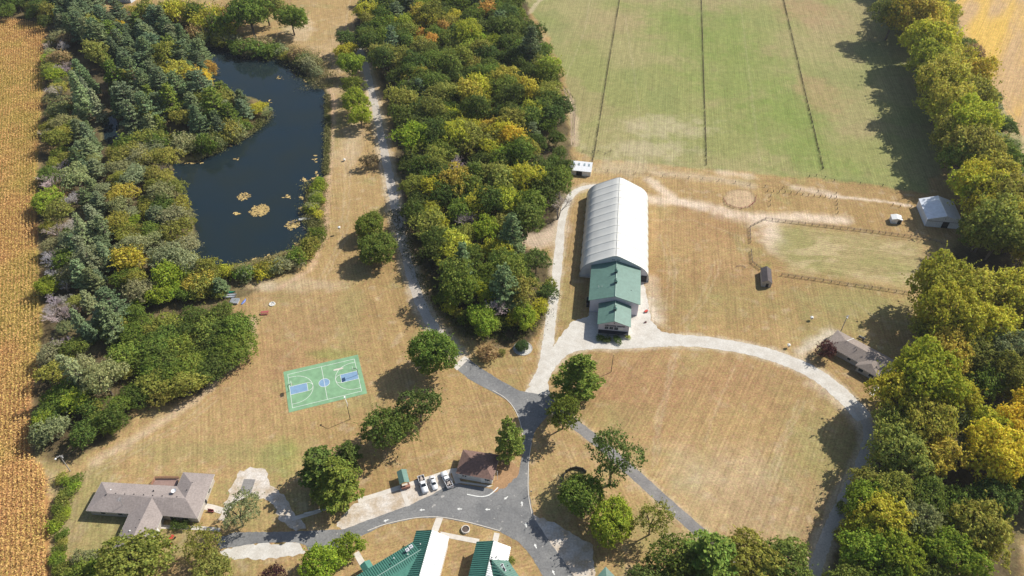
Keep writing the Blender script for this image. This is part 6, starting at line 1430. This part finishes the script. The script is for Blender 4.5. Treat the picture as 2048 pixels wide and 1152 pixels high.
n9 = wood(BE, 8.0, .58, [('broad', 'dark green', 2), ('broad', 'grey green', 3), ('pine', 'blue green', 1.2), ('broad', 'olive green', 2), ('broad', 'brownish', .5), ('broad', 'green', 1)], 'behind the east maples', 'maple side', 'low trees behind the east maples', 71, (.5, .8), zt=4, nm='scrub_tree')
print('rest', n7, n8, n9)
EB = [(1762, -34), (1870, -34), (1905, 100), (1940, 180), (1985, 260), (2040, 340), (2075, 430), (2075, 520), (1965, 500), (1930, 440), (1912, 360), (1886, 280), (1852, 190), (1818, 100)]
n10 = wood(EB, 11.5, .66, [('broad', 'yellow green', 3), ('broad', 'olive green', 3), ('broad', 'golden', 1.6), ('broad', 'green', 1.6)], 'of the east belt', 'pasture side', 'smaller trees of the east belt', 73, (1.0, 1.3), zt=8, nm='belt_tree')
# single trees in the western thickets
for px, py, wd, k_, c_, lab, h_ in ((97, 402, 62, 'maple', 'bright green', 'bright yellow green tree bulging over the corn edge', .7), (96, 573, 46, 'maple', 'bright green', 'second bright yellow green tree over the corn edge, farther south', .8), (275, 605, 26, 'maple', 'bright green', 'small lime tree, left of three above the grove', .9),
        (322, 590, 44, 'maple', 'bright green', 'lime green tree in the middle of three above the grove', .9), (350, 580, 34, 'maple', 'bright green', 'lime green tree, right of three above the grove', .9), (352, 150, 60, 'maple', 'golden', 'golden tree among the pines by the pond', .8), (395, 160, 56, 'maple', 'yellow', 'yellow tree at the pond edge of the pines', .8),
        (412, 140, 40, 'maple', 'orange', 'orange-tan tree at the pond edge of the pines', .8), (442, 182, 26, 'broad', 'yellow', 'small yellow tree at the start of the spit', .8), (515, 215, 34, 'broad', 'yellow green', 'yellow green tree at the tip of the spit', .7), (530, 222, 26, 'open', 'grey green', 'thin grey willow at the very tip of the spit', .6),
        (340, 520, 54, 'broad', 'grey green', 'pale rounded willow south west of the pond', .8), (472, 660, 60, 'broad', 'green', 'bright shoulder tree on the east side of the grove', .65), (270, 20, 30, 'broad', 'golden', 'yellow tree beside the grey barn', .7), (90, 845, 50, 'broad', 'bright green', 'bright green tree at the corn side of the thicket', .8)):
    T(k_, px, py, wd, c_, lab, None, h_)
# shrubs in strings along banks and edges
def shrub_line(pts, n, wd, cols, lab, group, seed, spread=6, hs=1.0, kind='shrub'):
    rs = random.Random(seed); P = chaikin([Vector(q) for q in pts], 2, False); tot = [0]
    for a, b_ in zip(P[:-1], P[1:]): tot.append(tot[-1] + (b_ - a).length)
    for i in range(n):
        s_ = tot[-1] * (i + .5) / n; k = max(j for j in range(len(tot)) if tot[j] <= s_); k = min(k, len(P) - 2)
        q = P[k].lerp(P[k + 1], (s_ - tot[k]) / max(tot[k + 1] - tot[k], 1e-6)); c_ = rs.choice(cols)
        T(kind, q.x + rs.uniform(-spread, spread), q.y + rs.uniform(-spread, spread) * .6, wd * rs.uniform(.75, 1.3), c_, '%s shrub %s, %s from %s' % (c_, lab[0], ordn(i), lab[1]), group, hs * rs.uniform(.8, 1.25))
shrub_line([(122, 955), (156, 968), (128, 1000), (118, 1050), (122, 1090), (115, 1130), (140, 1148)], 21, 23, ['green', 'bright green', 'green', 'olive green'], ('in the hedge beside the corn', 'the utility pole'), 'hedge beside the corn', 81, 12)
shrub_line([(150, 1110), (190, 1125), (215, 1110), (190, 1145), (160, 1150)], 8, 36, ['grey green', 'green', 'bright green'], ('south of the house lawn', 'the corn hedge'), 'shrubs south of the house lawn', 82, 8)
shrub_line([(442, 545), (480, 543), (520, 545), (560, 535), (600, 515), (622, 488), (632, 465)], 26, 30, ['olive green', 'yellow green', 'green', 'grey green', 'golden'], ('on the south bank of the pond', 'the canoe rack'), 'shrubs on the south bank', 83, 8)
shrub_line([(632, 362), (636, 385), (630, 410), (628, 428)], 11, 22, ['green', 'yellow green', 'bright green', 'grey green'], ('on the bank north of the dock', 'the far end'), 'shrubs north of the dock', 84, 8, .8)
shrub_line([(240, 290), (300, 285), (360, 285), (410, 292), (440, 278), (470, 262), (495, 245)], 24, 34, ['olive green', 'green', 'grey green', 'olive green'], ('along the spit in the pond', 'its landward end'), 'shrubs along the spit', 85, 9, 1.3)
shrub_line([(385, 60), (420, 80), (440, 72), (480, 95), (520, 92), (560, 105), (600, 110), (625, 130), (635, 150)], 26, 32, ['brownish', 'olive green', 'grey green', 'green', 'grey green'], ('on the north bank of the pond', 'the pines'), 'shrubs on the north bank', 86, 9)
shrub_line([(330, 20), (370, 25), (400, 30), (430, 35), (450, 30), (400, 55), (460, 60)], 18, 40, ['golden', 'olive green', 'yellow green', 'green', 'brownish'], ('north of the pines', 'the grey barn'), 'shrubs north of the pines', 87, 10, 1.3)
shrub_line([(355, 560), (390, 568), (420, 572), (425, 590)], 11, 36, ['olive green', 'green', 'dark green'], ('between pond and grove', 'the lime trees'), 'shrubs between pond and grove', 88, 10, 1.2)
shrub_line([(885, 570), (905, 618), (945, 642), (1010, 646), (1060, 638), (1085, 625), (1095, 560)], 16, 30, ['green', 'olive green', 'yellow green', 'dark green'], ('round the south tip of the central wood', 'the lane'), 'shrubs round the south tip of the wood', 89, 8)
shrub_line([(1690, 990), (1665, 1060), (1692, 1100), (1710, 1040)], 3, 22, ['green', 'olive green', 'yellow green'], ('beside the shaded lane', 'the lawn'), 'shrubs beside the shaded lane', 90, 8)
for px, py, wd, lab in ((1200, 676, 16, 'left'), (1214, 679, 16, 'middle'), (1234, 680, 18, 'right')): T('shrub', px, py, wd, 'dark green', 'low dark bush under the welcome building windows, %s of three' % {'left': 'west', 'middle': 'middle', 'right': 'east'}[lab], None, .7)
T('shrub', 1256, 674, 10, 'yellow green', 'small yellow green bush at the east corner of the welcome building', None, .8)
T('shrub', 368, 1049, 22, 'dark green', 'dark bush in the shaded bed south of the ranch house, west one'); T('shrub', 350, 1048, 20, 'dark green', 'dark bush in the shaded bed south of the ranch house, nearest the wing')
T('shrub', 1023, 1120, 14, 'green', 'small green bush against the east lodge wing')

# ------------------------------------------------------------------ uncountable cover
def scatter(poly_px, n, seed, z=0.0):
    P = atxy(poly_px); xs = [p_[0] for p_ in P]; ys = [p_[1] for p_ in P]; r_ = np.random.default_rng(seed); out = np.zeros((0, 2))
    while len(out) < n:
        q = np.stack([r_.uniform(min(xs), max(xs), n * 2), r_.uniform(min(ys), max(ys), n * 2)], -1); out = np.concatenate([out, q[inside(q[:, 0], q[:, 1], P)]])
    return out[:n]
def tint_mat(name, ramp, var=.3, trans=.2):
    m = bpy.data.materials.new(name); m.use_nodes = True; t = m.node_tree; L = t.links.new; b = t.nodes["Principled BSDF"]; b.inputs["Roughness"].default_value = .9; b.inputs["Specular IOR Level"].default_value = .1
    ge = node(t, "ShaderNodeNewGeometry"); cr = node(t, "ShaderNodeValToRGB"); tc = node(t, "ShaderNodeTexCoord"); n = node(t, "ShaderNodeTexNoise"); n.inputs["Scale"].default_value = .07; n.inputs["Detail"].default_value = 4; L(tc.outputs["Object"], n.inputs["Vector"])
    ad = node(t, "ShaderNodeMath", operation='MULTIPLY_ADD'); ad.inputs[1].default_value = .55; L(ge.outputs["Random Per Island"], ad.inputs[0])
    mr = node(t, "ShaderNodeMapRange"); mr.inputs["From Min"].default_value = .35; mr.inputs["From Max"].default_value = .65; mr.inputs["To Max"].default_value = .45; L(n.outputs["Fac"], mr.inputs["Value"]); L(mr.outputs[0], ad.inputs[2])
    el = cr.color_ramp.elements; el[0].color = (*ramp[0], 1); el[1].color = (*ramp[-1], 1)
    for i, c_ in enumerate(ramp[1:-1]): e = el.new((i + 1) / (len(ramp) - 1)); e.color = (*c_, 1)
    L(ad.outputs[0], cr.inputs[0]); L(cr.outputs[0], b.inputs["Base Color"]); return m
# standing corn
rng = np.random.default_rng(77)
NC = 170000
cornpx = [(-190, -20), (-100, 38), (20, 40), (62, 46), (92, 60), (86, 110), (84, 200), (76, 300), (72, 420), (76, 520), (84, 640), (78, 720), (62, 800), (60, 905), (96, 955), (98, 1152), (99, 1200), (-120, 1240)]
cp = scatter([(x if x > -60 else -60, y) for x, y in cornpx], NC, 5)
th_ = R(25); u_ = cp[:, 0] * math.cos(th_) + cp[:, 1] * math.sin(th_); v_ = -cp[:, 0] * math.sin(th_) + cp[:, 1] * math.cos(th_)
u_ = np.round(u_ / 1.3) * 1.3 + rng.normal(size=NC) * .17; x_ = u_ * math.cos(th_) - v_ * math.sin(th_); y_ = u_ * math.sin(th_) + v_ * math.cos(th_)
zz = rng.uniform(.5, 2.15, NC) ** 1.0; cen = np.stack([x_, y_, zz], -1); nr_ = rng.normal(size=(NC, 3)); nr_[:, 2] = abs(nr_[:, 2]) * .9 + .25
me = cards('corn_field', cen, nr_, rng.uniform(.35, .8, NC), tint_mat('corn', [(.60, .32, .13), (.68, .42, .17), (.60, .42, .13), (.40, .34, .08)]), .42)
tag(link('corn_field', me), 'dry golden orange corn standing in rows along the west side', 'corn field', kind='stuff')
# tall grass on the banks, weeds along the pasture fences
def tufts(name, pts, n, wd, hgt, ramp, label, catg, seed, leaf=.55):
    r_ = np.random.default_rng(seed); P = [at(*q) for q in pts]; seg = [(b_ - a).length for a, b_ in zip(P[:-1], P[1:])]; tot = np.cumsum([0] + seg)
    s_ = r_.uniform(0, tot[-1], n); k = np.clip(np.searchsorted(tot, s_) - 1, 0, len(P) - 2); f = (s_ - tot[k]) / np.array(seg)[k]
    A = np.array([list(p_)[:2] for p_ in P]); q = A[k] * (1 - f[:, None]) + A[k + 1] * f[:, None]; d = A[k + 1] - A[k]; d /= np.linalg.norm(d, axis=1, keepdims=True)
    q = q + np.stack([-d[:, 1], d[:, 0]], -1) * (r_.normal(size=n) * wd)[:, None]
    nz_ = fbm(q[:, 0], q[:, 1], 3.5, seed, 3); q = q[nz_ > .36]; m = len(q)
    z_ = r_.uniform(.1, 1, m) * hgt; nn = r_.normal(size=(m, 3)); nn[:, 2] = abs(nn[:, 2]) * .6
    return cards(name, np.stack([q[:, 0], q[:, 1], z_], -1), nn, r_.uniform(.6, 1.4, m) * leaf, tint_mat(name + '_' + str(seed), ramp), .5)
REED = [(.10, .12, .035), (.19, .20, .055), (.26, .24, .10), (.36, .30, .16)]
for j, (pts, n, wd, hg, lab) in enumerate((([(390, 318), (440, 300), (480, 280), (520, 252), (538, 226)], 9000, 1.6, 1.6, 'tall reeds fringing the spit in the pond'),
        ([(500, 92), (540, 104), (585, 108), (618, 122), (640, 150), (652, 178)], 22000, 5.2, 1.7, 'tall grey green reeds on the north east bank of the pond'),
        ([(655, 190), (656, 250), (654, 310), (652, 350)], 9000, 1.0, .9, 'rough grass along the straight east bank of the pond'), ([(630, 362), (632, 400), (622, 430), (634, 452), (630, 470), (615, 500), (570, 525), (500, 540), (450, 548)], 22000, 2.6, 1.3, 'rough green and tan growth on the south and dock bank'))):
    tag(link('reeds', tufts('reeds', pts, n, wd, hg, REED, lab, 'reeds', 900 + j)), lab, 'reeds', kind='stuff')
for j, (fo_, pts) in enumerate(FENCES):
    me = tufts('weeds', pts, 3600, .22, .5, [(.18, .135, .07), (.27, .21, .11), (.30, .25, .12), (.20, .20, .08)], '', '', 950 + j, .38); o = link('weeds', me, fo_); o.location = (-fo_.location[0], -fo_.location[1], 0); o['kind'] = 'stuff'
me = tufts('undergrowth', [(790, 420), (850, 560), (900, 640), (960, 672), (1050, 672), (1095, 600)], 9000, 2.2, .8, [(.06, .08, .02), (.10, .12, .03), (.18, .17, .05)], '', '', 970); tag(link('undergrowth', me), 'low green growth round the foot of the central wood', 'undergrowth', kind='stuff')
# floating growth on the pond
def mat_of_algae(px, py, wpx, n, seed, label):
    p_ = at(px, py); rs = random.Random(seed); o = empty('algae_mat', (p_.x, p_.y, -.42), 0, label, 'algae mat'); mb = MB(); Rm = wpx / 2 * mpp(px, py)
    for k in range(n):
        a = rs.uniform(0, 6.28); r_ = Rm * math.sqrt(rs.random()) * rs.uniform(.7, 1.15); s_ = rs.uniform(.12, .48); c = (r_ * math.cos(a), r_ * math.sin(a) * 1.05); m_ = rs.randint(6, 9)
        mb.add([(c[0] + s_ * rs.uniform(.6, 1.2) * math.cos(6.283 * i / m_), c[1] + s_ * rs.uniform(.5, 1.1) * math.sin(6.283 * i / m_), .01 + k * .0004) for i in range(m_)] + [(c[0], c[1], .05 + k * .0004 + rs.uniform(0, .06))], [(i, (i + 1) % m_, m_) for i in range(m_)])
    mb.build('pads', M['algae'], o)
mat_of_algae(519, 420, 38, 420, 1, 'large round yellow algae mat floating in the south half of the pond'); mat_of_algae(487, 391, 27, 130, 2, 'smaller broken algae mat beside the large yellow one'); mat_of_algae(585, 448, 30, 150, 3, 'yellow algae caught in branches off the end of the dock')
rs = random.Random(9); mb = MB()
spots = []
for (x, y, n, sx, sy) in ((631, 318, 10, 4, 14), (632, 345, 6, 5, 8), (609, 359, 16, 6, 4), (627, 356, 8, 8, 3), (603, 392, 8, 3, 3), (575, 393, 9, 6, 4), (602, 418, 10, 4, 6), (380, 325, 18, 14, 3), (463, 290, 7, 6, 2), (473, 316, 5, 5, 2), (345, 337, 5, 3, 2), (560, 512, 40, 24, 5), (600, 492, 24, 12, 6), (520, 518, 14, 18, 3), (540, 112, 10, 12, 2), (575, 122, 8, 10, 2), (612, 160, 6, 6, 6), (475, 92, 8, 14, 2), (558, 155, 8, 7, 4), (472, 426, 8, 6, 3), (640, 170, 6, 4, 4), (640, 470, 1, 1, 1), (610, 478, 8, 5, 4), (540, 200, 5, 3, 2)):
    for k in range(n): spots.append((x + rs.gauss(0, sx * .6), y + rs.gauss(0, sy * .6), rs.uniform(.18, .75) if sx < 40 else .12))
for k, (x, y, s_) in enumerate(spots):
    c = at(x, y); m_ = rs.randint(6, 9); f_ = rs.uniform(.6, 1.6)
    mb.add([(c.x + s_ * f_ * rs.uniform(.7, 1.2) * math.cos(6.283 * i / m_), c.y + s_ / f_ * rs.uniform(.6, 1.2) * math.sin(6.283 * i / m_), -.405 + k * .0004) for i in range(m_)], [tuple(range(m_))])
tag(mb.build('floating_algae', M['algae']), 'scattered yellow tan scum floating along the pond banks', 'floating algae', kind='stuff')

import collections
print(collections.Counter(o.name.split('.')[0] for o in C.objects if o.parent is None).most_common(12))

# air between the camera and the far fields
hz = MB().box((0, 1000, 97), (2600, 2300, 212)).build('haze', bpy.data.materials.new('haze')); hm = hz.data.materials[0]; hm.use_nodes = True; t = hm.node_tree
t.nodes.remove(t.nodes["Principled BSDF"]); v = t.nodes.new('ShaderNodeVolumePrincipled'); v.inputs['Color'].default_value = (.86, .91, 1, 1); v.inputs['Density'].default_value = .00006; v.inputs['Anisotropy'].default_value = .2
t.links.new(v.outputs[0], t.nodes["Material Output"].inputs['Volume']); tag(hz, 'thin pale air over the whole farm', 'haze', kind='stuff')

for o in C.objects:
    if o.parent is None and o.get('label') and not (4 <= len(o['label'].split()) <= 16): print('LONG', o.name, o['label'])
